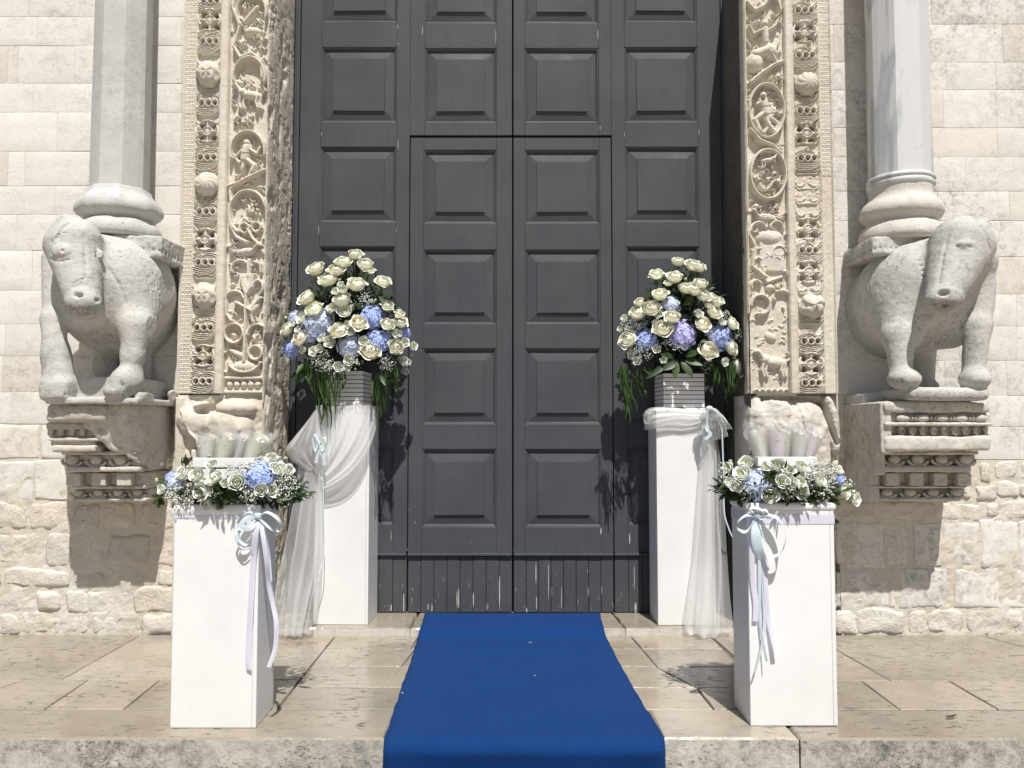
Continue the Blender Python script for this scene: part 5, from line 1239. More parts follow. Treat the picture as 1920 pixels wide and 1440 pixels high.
for k_, (LA, LB_) in enumerate([([(1328, 766), (1321, 790), (1319, 812)], [(1331, 763), (1352, 776), (1374, 804)]), ([(1330, 768), (1330, 800), (1334, 828)], [(1333, 766), (1354, 784), (1364, 818)]),
    ([(1330, 766), (1326, 786), (1328, 806)], [(1333, 764), (1346, 774), (1360, 796)]), ([(1326, 764), (1316, 772), (1310, 782)], [(1330, 768), (1324, 788), (1322, 804)])]):
    pleated('knot_fan', PP(LA, YT2 - .045 - .016 * k_), PP(LB_, YT2 - .045 - .016 * k_), 5 + k_, .024, td, 30, 110, .03, 54 + k_, grow=.95)
pleated('tail', tailpts([(1320, 784), (1314, 850), (1307, 950), (1299, 1050), (1290, 1120, -.03), (1283, 1176, -.06), (1292, 1190, -.08)], YT2 - .035), tailpts([(1340, 800), (1350, 860), (1358, 950), (1364, 1040), (1370, 1120, -.03), (1375, 1168, -.06), (1368, 1186, -.08)], YT2 - .035), 3, .015, td, 80, 90, 0, 61)
pleated('tail', tailpts([(1326, 790), (1322, 850), (1318, 950), (1312, 1050), (1308, 1120, -.03), (1304, 1180, -.08), (1312, 1196, -.10)], YT2 - .055), tailpts([(1336, 800), (1342, 860), (1346, 950), (1352, 1040), (1352, 1120, -.03), (1350, 1180, -.08), (1344, 1196, -.10)], YT2 - .055), 1.6, .012, td, 80, 60, 0, 63)

# ---------------------------------------------------------------- ribbons
M['satin_blue'] = plain('pale_blue_satin', (.68, .77, .83), .3, .5, trans=.25)
M['satin_lilac'] = plain('lilac_satin', (.76, .75, .87), .3, .5, trans=.25)
def ribbon(name, pts, w, mat, parent, face=(0, -1, 0), twist=0, n=40, wdir=None):
    p = resample(pts, n); V = []; f0 = Vector(face).normalized()
    for i in range(n):
        t = (p[min(i + 1, n - 1)] - p[max(i - 1, 0)]).normalized(); f = Matrix.Rotation(twist * i / n, 3, t) @ f0
        s = t.cross(f); s = s.normalized() if s.length > .15 else Vector((0, 1, 0)).cross(t).normalized() if Vector((0, 1, 0)).cross(t).length > .01 else Vector((1, 0, 0))
        if wdir: s = Vector(wdir).normalized(); f = t.cross(s).normalized()
        for k in (-1, -.33, .33, 1): V.append(p[i] + s * (w * .44 * k) + f * (.0015 * (1 - k * k)))
    F = [(i * 4 + k, i * 4 + k + 1, (i + 1) * 4 + k + 1, (i + 1) * 4 + k) for i in range(n - 1) for k in range(3)]
    return link(name, mk(name, V, F, mat, smooth=True), parent)
def Rp(L_, Y0): return [P(x, y, Y0 + (o[0] if o else 0)) for x, y, *o in L_]
def band(xa, xb, ya_, yb_, z, w, mat, parent, o=.0025, name='band'):
    q = [(xa - o, ya_ - o, z), (xb + o, ya_ - o, z), (xb + o, yb_ + o, z), (xa - o, yb_ + o, z)]; V = []
    for x, y, zz in q: V += [(x, y, zz - w / 2), (x, y, zz + w / 2)]
    F = [(2 * i, 2 * ((i + 1) % 4), 2 * ((i + 1) % 4) + 1, 2 * i + 1) for i in range(4)]
    return link(name, mk(name, V, F, mat), parent)
b1 = tag(empty('ribbon_bow'), 'pale blue bow with long lilac tails on the left low pedestal', 'bow', 'satin ribbon bows')
band(x1a, x1b, YF1, YF1b, P(400, 966, YF1).z, .026, M['satin_lilac'], b1)
LB, LL_ = M['satin_blue'], M['satin_lilac']; y1 = YF1 - .012
def loops(cx, cy, Y, L_, mat, parent, w):
    for pts in L_:
        ribbon('loop', [P(cx, cy, Y)] + [P(x, y, Y + o) for x, y, o in pts] + [P(cx, cy, Y - .006)], w * 1.15, mat, parent, wdir=(.30, .85, .42))
loops(485, 968, y1, [[(500, 960, -.03), (520, 972, -.05), (527, 985, -.03), (522, 997, .0), (504, 988, -.02)], [(505, 962, -.02), (525, 977, .02), (518, 994, .03), (500, 985, 0)],
                     [(470, 960, -.02), (452, 968, -.04), (446, 982, -.04), (456, 994, -.03), (472, 985, -.02)], [(466, 975, -.02), (450, 996, -.03), (448, 1012, -.035), (462, 1022, -.02), (474, 1008, -.01), (480, 985, -.01)]], LB, b1, .017)
ribbon('loop', Rp([(485, 968), (462, 972, -.03), (450, 985, -.035), (468, 990, -.03), (484, 972)], y1), .03, LB, b1)
ribbon('tail', Rp([(470, 985, -.01), (445, 1000, -.03), (444, 1015, -.03), (455, 1029, -.03), (468, 1028, -.02), (473, 1036, -.01)], y1), .012, LB, b1)
ribbon('tail', Rp([(484, 970), (479, 1000, -.02), (475, 1050), (471, 1120), (467, 1190, .004), (465, 1235), (467, 1256)], y1), .030, LL_, b1, twist=.3)
ribbon('tail', Rp([(487, 970), (494, 1010, -.03), (500, 1055, -.02), (504, 1095, .02), (512, 1135, .03), (518, 1170, .02), (516, 1215, .02), (504, 1251, .0)], y1), .022, LL_, b1, twist=-.5)
ribbon('tail', Rp([(489, 970), (498, 1000, .0), (504, 1040, .03), (508, 1090, .04)], y1), .014, LB, b1)
m = MB(); m.ball(tuple(P(485, 968, y1 - .008)), (.018, .012, .016), 10, 6); m.build('knot', LB, b1, True)
b2 = tag(empty('ribbon_bow'), 'pale blue bow with broad blue and lilac tails on the right low pedestal', 'bow', 'satin ribbon bows')
band(x2a, x2b, YF2, YF2b, P(1500, 973, YF2).z, .042, LL_, b2); y2 = YF2 - .012
loops(1419, 966, y2, [[(1400, 966, -.03), (1384, 978, -.04), (1383, 990, -.03), (1398, 997, -.02), (1412, 980, -.01)], [(1440, 965, -.03), (1462, 975, -.05), (1473, 1000, -.06), (1468, 1030, -.06), (1452, 1043, -.05), (1441, 1035, -.04)]], LB, b2, .026)
loops(1419, 966, y2, [[(1405, 956, -.02), (1415, 952, -.03), (1430, 958, -.02)], [(1432, 956, -.03), (1440, 962, -.03), (1428, 972, -.02)]], M['whiteb'], b2, .02)  # white loops: the satin highlight put into their colour
for dx, w, mt, zz in ((0, .030, LB, 1070), (6, .026, LB, 1065), (-4, .02, LB, 1060)):
    ribbon('tail', Rp([(1419 + dx * .5, 968), (1416 + dx, 1000, -.025), (1420 + dx, 1030, -.02), (1428 + dx, 1050), (1434 + dx * .6, zz), (1428, zz + 12)], y2), w, mt, b2, twist=.4)
ribbon('tail', Rp([(1414, 970), (1410, 1030, -.01), (1412, 1090), (1417, 1130), (1416, 1165)], y2), .026, LL_, b2)
ribbon('tail', Rp([(1432, 1040), (1436, 1100, -.006), (1441, 1160), (1451, 1205, -.012), (1456, 1224, -.02)], y2), .024, LL_, b2)
ribbon('tail', Rp([(1424, 1050), (1424, 1110), (1424, 1160), (1430, 1200, -.01), (1438, 1240, -.03)], y2), .016, LB, b2, twist=1.0)
ribbon('tail', Rp([(1429, 1045), (1432, 1110), (1434, 1170), (1428, 1215, -.01), (1415, 1262, -.02)], y2), .018, LB, b2, twist=-.8)
m = MB(); m.ball(tuple(P(1419, 966, y2 - .01)), (.02, .014, .018), 10, 6); m.build('knot', LB, b2, True)
b3 = tag(empty('ribbon_bow'), 'small pale blue bow knotted in the tulle on the right tall pedestal', 'bow', 'satin ribbon bows'); y3 = YT2 - .10
loops(1330, 766, y3, [[(1322, 775, -.02), (1320, 792, -.02), (1326, 808, -.02), (1332, 790, 0)], [(1342, 768, -.02), (1356, 782, -.02), (1364, 793, -.02), (1352, 790, 0)]], LB, b3, .022)
ribbon('tail', Rp([(1330, 766), (1324, 785, -.01), (1326, 805, -.01), (1332, 815, -.01), (1322, 824, -.01)], y3), .024, LB, b3)
ribbon('tail', Rp([(1336, 770), (1346, 785), (1353, 800), (1355, 840), (1357, 900), (1358, 960), (1366, 990), (1374, 1008)], y3), .010, LB, b3)
m = MB(); m.ball(tuple(P(1330, 766, y3 - .01)), (.025, .015, .018), 10, 6); m.build('knot', LB, b3, True)
b4 = tag(empty('ribbon_bow'), 'faint pale blue bow inside the tulle puff on the left tall pedestal', 'bow', 'satin ribbon bows'); y4 = YT1 - .14
loops(600, 832, y4, [[(590, 815, -.01), (586, 822, -.02), (592, 845, -.01)], [(608, 820, -.01), (612, 832, -.01), (606, 845, 0)]], LB, b4, .022)
ribbon('tail', Rp([(594, 812), (596, 835), (594, 858), (592, 868)], y4), .020, LB, b4); ribbon('tail', Rp([(602, 835), (607, 850), (608, 868), (606, 872)], y4), .020, LB, b4)
ribbon('tail', Rp([(605, 880, .05), (607, 960, .04), (608, 1010, .03), (606, 1050, .02), (597, 1075, 0)], y4), .006, LB, b4)
# ---------------------------------------------------------------- flowers
def petal_mat(name, c, c2, trans=.12):
    m, N, L, B = new_mat(name); v = coords(N, L, None, False)
    at = N.new('ShaderNodeAttribute'); at.attribute_name = 'tip'
    cc = mixc(N, L, at.outputs['Fac'], c2, c)
    oi = N.new('ShaderNodeObjectInfo'); hv = N.new('ShaderNodeHueSaturation'); L.new(math_(N, L, 'ADD', math_(N, L, 'MULTIPLY', oi.outputs['Random'], .16), .88), hv.inputs['Value']); L.new(cc, hv.inputs['Color'])
    L.new(hv.outputs[0], B.inputs['Base Color']); B.inputs['Roughness'].default_value = .55; B.inputs['Specular IOR Level'].default_value = .3
    tr = N.new('ShaderNodeBsdfTranslucent'); L.new(hv.outputs[0], tr.inputs[0]); mx = N.new('ShaderNodeMixShader'); mx.inputs[0].default_value = trans
    L.new(B.outputs[0], mx.inputs[1]); L.new(tr.outputs[0], mx.inputs[2]); L.new(mx.outputs[0], N['Material Output'].inputs[0]); return m
M['rose'] = petal_mat('cream_rose_petals', (.93, .925, .80), (.78, .77, .50)); M['rose_warm'] = petal_mat('peach_cream_petals', (.93, .91, .77), (.82, .74, .50))
M['lis'] = petal_mat('white_petals', (.92, .93, .90), (.70, .73, .50)); M['bud'] = petal_mat('green_white_bud', (.66, .72, .46), (.5, .6, .25))
M['hyd_blue'] = plain('blue_hydrangea', (.42, .51, .80), .6, .3, mott=-.35, mscale=45, trans=.2)
M['hyd_pale'] = plain('pale_blue_hydrangea', (.60, .66, .80), .6, .3, mott=-.25, mscale=40, trans=.2)
M['hyd_violet'] = plain('violet_hydrangea', (.50, .49, .77), .6, .3, mott=-.3, mscale=45, trans=.2)
M['green'] = plain('leaf_green', (.045, .085, .022), .45, .45, mott=.5, mscale=30, var=.25, trans=.2)
M['dark_green'] = plain('dark_leaf_green', (.022, .042, .016), .45, .45, mott=.5, mscale=30, var=.25, trans=.1)
M['frond'] = plain('willow_leaf_green', (.06, .115, .028), .45, .4, mott=.4, mscale=30, var=.3, trans=.3)
M['fern'] = plain('feathery_green', (.06, .12, .028), .6, .3, mott=.4, mscale=40, trans=.3)
M['gyp'] = plain('gypsophila_white', (.82, .83, .78), .7, .2, trans=.2)
M['stem'] = plain('stem_green', (.07, .12, .04), .6, .3)
def rose_mesh(seed, mat, kind='rose'):
    """unit flower (radius 1), spiral of cupped petals whose rims roll outwards; opens towards +Z"""
    rg = random.Random(seed); V = []; F = []
    # (radius of the shell, petals, latitude of the rim, how far the rim rolls out, width)
    if kind == 'rose': layers = [(.20, 2, 84, .00, 2.9), (.34, 3, 74, .02, 2.4), (.50, 3, 64, .05, 2.3), (.66, 4, 52, .09, 1.9), (.82, 5, 38, .12, 1.6), (.96, 5, 22, .16, 1.5)]
    elif kind == 'lis': layers = [(.30, 3, 58, .05, 2.2), (.58, 4, 44, .10, 1.8), (.84, 5, 30, .16, 1.5)]
    else: layers = [(.40, 3, 82, .0, 2.4), (.50, 3, 70, .0, 2.3)]
    TT = []; nu, nv = 7, 7
    for R_, cnt, lat, roll, wd in layers:
        off = rg.uniform(0, 6.28)
        for c in range(cnt):
            th0 = off + 6.283 * c / cnt + rg.uniform(-.2, .2); n0 = len(V); Rr = R_ * rg.uniform(.94, 1.06); la = R(lat + rg.uniform(-7, 7)); ro = roll * rg.uniform(.5, 1.6); tilt = rg.uniform(-.12, .12)
            for j in range(nv):
                v = j / (nv - 1)
                for i in range(nu):
                    u = i / (nu - 1) * 2 - 1
                    top = la * (1 - .30 * abs(u) ** 2.5) + tilt * u; ph = R(-55) + (top - R(-55)) * v; th = th0 + u * wd / 2 * (.55 + .45 * math.sin(min(1, v * 1.3) * math.pi / 2))
                    rr = Rr * math.cos(ph) * (1 + .05 * u * math.cos(th0)) + (.10 * (1 - R_) if kind != 'bud' else 0) * v; z = Rr * .78 * math.sin(ph) + .06 * (1 - R_) + (.25 * (1 - R_) if kind == 'rose' else 0)
                    w = max(0, v - .68) / .32; rr += ro * w * w * (1.3 + .5 * math.sin(u * 4 + th0 * 5)); z -= ro * w * w * .55 * (1 + .5 * math.sin(u * 5 + th0 * 9))
                    V.append((rr * math.cos(th), rr * math.sin(th), z)); TT.append(max(0, min(1, (v - .30) / .5)))
            for j in range(nv - 1):
                for i in range(nu - 1): a = n0 + j * nu + i; F.append((a, a + 1, a + nu + 1, a + nu))
    me = mk('petals', V, F, mat, smooth=True); at = me.attributes.new('tip', 'FLOAT', 'POINT'); at.data.foreach_set('value', np.array(TT, dtype=np.float32)); return me
def hyd_mesh(seed, mat):
    rg = random.Random(seed); V = []; F = []
    n = 120; core_ = MB(); core_.ball((0, 0, -.05), (.74, .74, .70), 14, 9); V += core_.v; F += core_.f
    for k in range(n):
        z = 1 - (k + .5) / n * 1.35; ph = k * 2.39996; s = math.sqrt(max(0, 1 - z * z)); d = Vector((s * math.cos(ph), s * math.sin(ph), z)); lump = 1 + .30 * mnoise.noise(d * 2.2 + Vector((seed, 0, 0)))
        c = d * lump * rg.uniform(.84, 1.04); q = (d + Vector((rg.uniform(-.3, .3), rg.uniform(-.3, .3), rg.uniform(-.3, .3)))).normalized(); a = q.orthogonal().normalized(); b = q.cross(a); r = rg.uniform(.16, .22); t0 = rg.uniform(0, 6.28)
        for p in range(4):
            t = t0 + p * math.pi / 2; e = a * math.cos(t) + b * math.sin(t); f = a * -math.sin(t) + b * math.cos(t); n0 = len(V)
            V += [c, c + e * r * .55 + f * r * .42 + q * .035, c + e * r * 1.05 + f * r * .2 + q * .01, c + e * r * 1.05 - f * r * .2 + q * .02, c + e * r * .55 - f * r * .42 + q * .04]
            F += [(n0, n0 + 1, n0 + 2, n0 + 3), (n0, n0 + 3, n0 + 4)]
    return mk('florets', V, F, mat, smooth=False)
RO = [rose_mesh(i, M['rose']) for i in range(5)]; RW = [rose_mesh(40 + i, M['rose_warm']) for i in range(2)]; LI = [rose_mesh(20 + i, M['lis'], 'lis') for i in range(4)]; BU = [rose_mesh(30 + i, M['bud'], 'bud') for i in range(2)]
HB = [hyd_mesh(i, M['hyd_blue']) for i in range(2)]; HP = [hyd_mesh(5 + i, M['hyd_pale']) for i in range(2)]; HV = [hyd_mesh(9, M['hyd_violet'])]
# lisianthus eye
m = MB(); m.ball((0, 0, .02), (.12, .12, .26), 7, 5); EYE = m.mesh('flower_eye', [plain('yellow_green_eye', (.30, .30, .05), .6, .3)], True)
def place(name, me, parent, pos, n, r, rg, squash=1.0, label=None):
    o = link(name, me, parent); n = Vector(n).normalized(); q = n.to_track_quat('Z', 'Y').to_matrix().to_4x4()
    o.matrix_local = Matrix.Translation(pos) @ q @ Matrix.Rotation(rg.uniform(0, 6.28), 4, 'Z') @ Matrix.Diagonal((r, r, r * squash, 1))
    return o
def leaf_geo(b, p, d, nrm, L, w, m=0, curl=.2, n=4):
    d = d.normalized(); s = d.cross(nrm); s = s.normalized() if s.length > .05 else d.orthogonal().normalized(); u = s.cross(d).normalized(); V = []
    for i in range(n + 1):
        t = i / n; ww = w / 2 * math.sin(math.pi * min(1, t * .92 + .06)) ** .8; c = p + d * (L * t) - u * (curl * L * t * t)
        V += [c - s * ww + u * ww * .25, c, c + s * ww + u * ww * .25]
    F = []
    for i in range(n): F += [(i * 3, i * 3 + 1, i * 3 + 4, i * 3 + 3), (i * 3 + 1, i * 3 + 2, i * 3 + 5, i * 3 + 4)]
    b.add(V, F, m)
def strand(b, pts, w, rg, m=0):
    """a hanging willow-like blade: long folded ribbon with tapering ends"""
    p = resample(pts, 12); V = []
    sd_ = Vector((rg.uniform(-1, 1), rg.uniform(-.6, .6), .1)).normalized()
    for i in range(12):
        t = i / 11; ww = w / 2 * (math.sin(math.pi * min(1, t * .9 + .1)) ** .7) ; tt = (p[min(i + 1, 11)] - p[max(i - 1, 0)]).normalized(); s = tt.cross(sd_).normalized(); u = s.cross(tt)
        V += [p[i] - s * ww + u * ww * .4, p[i], p[i] + s * ww + u * ww * .4]
    F = []
    for i in range(11): F += [(i * 3, i * 3 + 1, i * 3 + 4, i * 3 + 3), (i * 3 + 1, i * 3 + 2, i * 3 + 5, i * 3 + 4)]
    b.add(V, F, m)
def cloud(b, s, c, r, n, rg, br=.0036):
    for _ in range(n):
        d = Vector((rg.gauss(0, 1), rg.gauss(0, 1), rg.gauss(0, 1))).normalized() * r * rg.uniform(.3, 1.05)
        q = Vector(c) + Vector((d.x, d.y * .7, d.z)); b.ball(tuple(q), br * rg.uniform(.6, 1.3), 5, 3)
        if rg.random() < .35: s.tube([Vector(c) + d * .2 + Vector((0, .01, 0)), q], .0007, 3, cap=False)
def fern(b, p, d, L, rg):
    d = Vector(d).normalized(); n = 14; s = d.cross(Vector((0, 1, 0))).normalized() if abs(d.y) < .95 else Vector((1, 0, 0))
    b.tube([p, p + d * L * .5, p + d * L], .0012, 3, cap=False)
    for i in range(n):
        c = p + d * (L * (i + 1) / n); l = L * .42 * math.sin(math.pi * (i + 2) / (n + 3))
        for sg in (-1, 1):
            for k in range(3):
                e = (s * sg + d * .6 + Vector((rg.uniform(-.5, .5), rg.uniform(-.9, .5), rg.uniform(-.5, .5)))).normalized(); s2 = e.cross(Vector((.3, 1, .2))).normalized() * .0011
                b.add([c - s2, c + s2, c + e * l], [(0, 1, 2)])
def arrangement(label, grp, center, radii, roses, lis, buds, hyds, gyps, ferns_, strands, leaves, cx, cy, prx, pry, Yc, D, seed, fol=(700, .03), core=None):
    """center/radii: the foliage body. Blooms were measured in the picture; their distance follows the dome of the arrangement."""
    rg = random.Random(seed); C = Vector(center); root = tag(empty('flower_arrangement', center), label, 'flowers', grp)
    def pos(px, py, out=0):
        a = (px - cx) / prx; b_ = (py - cy) / pry; q = min(1, a * a + b_ * b_); Y = Yc - D * math.sqrt(1 - q * .92) - out; w = P(px, py, Y)
        n = Vector((a * .9, -1.0, -b_ * .9 + .35)) + Vector((rg.uniform(-.18, .18), 0, rg.uniform(-.18, .18))); return w, n
    st = MB()
    for lst, meshes, name, r_ in ((roses, None, 'rose', 1), (lis, LI, 'lisianthus', 1), (buds, BU, 'bud', 1)):
        for it in lst:
            px, py, d = it[:3]; w, n = pos(px, py, .012 if name != 'bud' else .0); rr = d / 2 * w.y / FPX
            me = (rg.choice(RW) if (len(it) > 3 and it[3] == 'w') else rg.choice(RO)) if name == 'rose' else rg.choice(meshes)
            if name == 'rose': n = n + Vector((0, 0, .28))
            o = place(name, me, root, w - C, n, rr * 1.1 * rg.uniform(.9, 1.12), rg, .98 if name != 'bud' else 1.5)
            if name == 'lisianthus': link('flower_eye', EYE, o)
            nn = n.normalized(); b0 = w - nn * rr * .4; foot = Vector((C.x + (w.x - C.x) * .25, C.y + (w.y - C.y) * .2, C.z - radii[2] * .4 if core is None else core))
            mid = b0.lerp(foot, .5) + Vector((0, .03, -.01)); st.tube([b0 - C, b0.lerp(mid, .5) - C + Vector((0, .01, -.008)), mid - C, foot - C], .0022, 4, cap=False)
            for k in range(4):    # sepals
                e = (nn * -.4 + Vector((rg.uniform(-1, 1), rg.uniform(-.4, .6), rg.uniform(-1, 1)))).normalized(); leaf_geo(st, b0 - C, e, nn, rr * 1.1, rr * .35, curl=.3, n=2)
    st.build('stems', M['stem'], root, True)['kind'] = 'stuff'
    for px, py, w_, h_, kind in hyds:
        w, n = pos(px, py, -.02); r = (w_ + h_) / 4 * w.y / FPX; me = rg.choice({'b': HB, 'p': HP, 'v': HV}[kind])
        o = place('hydrangea', me, root, w - C + Vector((0, r * .30, 0)), n, r * 1.04, rg, .74); 
    gb, gs = MB(), MB()
    for px, py, r, n_ in gyps:
        w, n = pos(px, py, .01); cloud(gb, gs, w - C, r * w.y / FPX, n_, rg)
    gb.build('gypsophila', M['gyp'], root, True)['kind'] = 'stuff'; gs.build('gypsophila_stems', M['stem'], root)['kind'] = 'stuff'
    fb = MB()
    for _ in range(fol[0]):
        d = Vector((rg.gauss(0, 1), rg.gauss(0, 1), rg.gauss(0, 1))).normalized(); k = rg.uniform(.35, 1.0); tz = d.z
        sh = 1.0
        if core is not None and d.z > 0: sh = 1 - .45 * d.z       # a cone-like top
        p = Vector((d.x * radii[0] * sh, d.y * radii[1] * sh, d.z * radii[2])) * k
        e = (d + Vector((rg.uniform(-.8, .8), rg.uniform(-.8, .8), rg.uniform(-.5, .9)))).normalized(); leaf_geo(fb, p, e, Vector((rg.uniform(-1, 1), -.6, 1)), fol[1] * rg.uniform(.7, 1.5), fol[1] * rg.uniform(.35, .6), m=int(rg.random() < .35), curl=rg.uniform(0, .4), n=3)
    fb.build('foliage', [M['dark_green'], M['green']], root, True)['kind'] = 'stuff'
    if ferns_:
        ff = MB()
        for px, py, r, n_ in ferns_:
            w, n = pos(px, py, .0)
            for _ in range(n_):
                e = Vector((rg.gauss(0, 1), -abs(rg.gauss(0, .6)), rg.gauss(0, 1))); fern(ff, w - C + Vector((0, .02, 0)), e, r * w.y / FPX * rg.uniform(.7, 1.3), rg)
        ff.build('fern', M['fern'], root)['kind'] = 'stuff'
    for (pts, w_) in strands:
        b = MB(); q = []
        for px, py in pts: q.append(P(px, py, Yc - D * .75 - .004 * len(q)) - C + Vector((0, rg.uniform(-.02, .02), 0)))
        strand(b, q, w_, rg); b.build('trailing_leaf', M['frond'], root, True)
    for px, py, qx, qy, w_ in leaves:
        b = MB(); a = P(px, py, Yc - D * .8); e = P(qx, qy, Yc - D * 1.02); leaf_geo(b, a - C, e - a, Vector((rg.uniform(-.3, .3), -1, .5)), (e - a).length, w_, curl=.15, n=6); b.build('leaf', M['frond'] if rg.random() < .7 else M['green'], root, True)
    return root
A7 = lambda L_: [(500 + q[0] / 3.6, 440 + q[1] / 3.6) + tuple(x / 3.6 if isinstance(x, (int, float)) else x for x in q[2:]) for q in L_]
A8 = lambda L_: [(1130 + q[0] / 3.6, 440 + q[1] / 3.6) + tuple(x / 3.6 if isinstance(x, (int, float)) else x for x in q[2:]) for q in L_]
def cl_(F_, L_): return [F_([q[:3]])[0] + (q[3],) for q in L_]
rgf = random.Random(77)
def tail_strands(F_, spec):
    out = []
    for (x0, y0, x1, y1, n, sp, w) in spec:
        for k in range(n):
            a = x0 + rgf.uniform(-sp, sp); b = x1 + rgf.uniform(-sp, sp) * .8; yb = y0 + (y1 - y0) * rgf.uniform(.55, 1.0); xm = a + (b - a) * .35 + rgf.uniform(-18, 18)
            pts = F_([(a, y0 + rgf.uniform(-20, 20)), (xm, y0 + (yb - y0) * .4), (a + (b - a) * .8 + rgf.uniform(-12, 12), y0 + (yb - y0) * .75), (b, yb)])
            out.append(([(p[0], p[1]) for p in pts], w * rgf.uniform(.7, 1.2)))
    return out
cL = P(655, 590, 5.16)
arrangement('tall mound of cream roses and pale blue hydrangeas in the left doorway vase', 'rose and hydrangea arrangements in the doorway', cL, (.37, .20, .36),
    A7([(330, 228, 105), (413, 298, 115), (470, 238, 100), (517, 185, 95), (600, 133, 90), (665, 200, 100), (690, 238, 70), (608, 335, 110), (787, 318, 90), (268, 423, 105), (318, 503, 105), (507, 438, 105), (815, 480, 85), (625, 597, 110, 'w'), (485, 648, 105, 'w'), (222, 700, 105, 'w'), (705, 783, 120, 'w'), (875, 762, 90), (905, 590, 85), (897, 535, 70), (815, 603, 90), (135, 640, 80)]),
    A7([(525, 517, 95), (440, 495, 75), (515, 370, 75), (470, 382, 62), (500, 335, 50), (550, 605, 65), (565, 650, 58), (428, 722, 75), (315, 785, 62), (358, 768, 55), (243, 775, 52), (556, 846, 68), (485, 888, 68), (545, 890, 55), (932, 727, 62), (990, 752, 52), (880, 665, 58), (925, 850, 55), (955, 860, 45), (945, 925, 38), (235, 560, 90), (210, 640, 55), (370, 700, 55), (175, 600, 55), (850, 600, 50), (655, 715, 70)]),
    A7([(130, 560, 36), (285, 475, 34), (708, 448, 42), (490, 305, 38), (980, 812, 36), (430, 530, 30), (118, 715, 32), (735, 440, 26)]),
    cl_(A7, []) + [(500 + x / 3.6, 440 + y / 3.6, w / 3.6, h / 3.6, k) for x, y, w, h, k in [(340, 600, 235, 205, 'p'), (560, 750, 165, 150, 'p'), (755, 720, 170, 165, 'b'), (705, 555, 170, 145, 'b'), (165, 765, 120, 140, 'b'), (185, 565, 100, 100, 'p'), (930, 665, 70, 90, 'b'), (290, 690, 90, 90, 'p')]],
    [(x, y, r, n) for (x, y, r), n in zip(A7([(370, 850, 85), (810, 865, 65), (660, 430, 60), (835, 650, 45), (605, 870, 45), (560, 470, 45), (420, 890, 50), (700, 460, 40)]), (170, 90, 60, 45, 45, 25, 70, 25))],
    [], tail_strands(A7, [(300, 860, 170, 1020, 9, 40, .022), (380, 900, 400, 1360, 26, 50, .012), (450, 900, 480, 1260, 9, 35, .012), (250, 880, 310, 1090, 8, 45, .013), (520, 920, 515, 1110, 4, 15, .012), (740, 930, 720, 1230, 7, 30, .013), (790, 930, 800, 1290, 9, 30, .013), (840, 930, 880, 1110, 7, 30, .013), (760, 1150, 750, 1430, 3, 15, .012), (860, 900, 840, 1060, 7, 40, .016)]),
    [(q[0][0], q[0][1], q[1][0], q[1][1], .03) for q in [A7([(360, 420), (300, 370)]), A7([(380, 430), (420, 330)]), A7([(700, 330), (780, 350)]), A7([(760, 400), (790, 450)]), A7([(640, 280), (680, 250)]), A7([(350, 330), (320, 290)]), A7([(600, 480), (560, 520)]), A7([(800, 400), (830, 400)]), A7([(770, 950), (800, 1010)]), A7([(250, 870), (200, 930)]), A7([(560, 380), (590, 420)]), A7([(660, 500), (600, 460)])]],
    655, 610, 132, 155, 5.16, .24, 3, (1700, .046), core=cL.z - .22)
cR = P(1278, 600, 5.16)
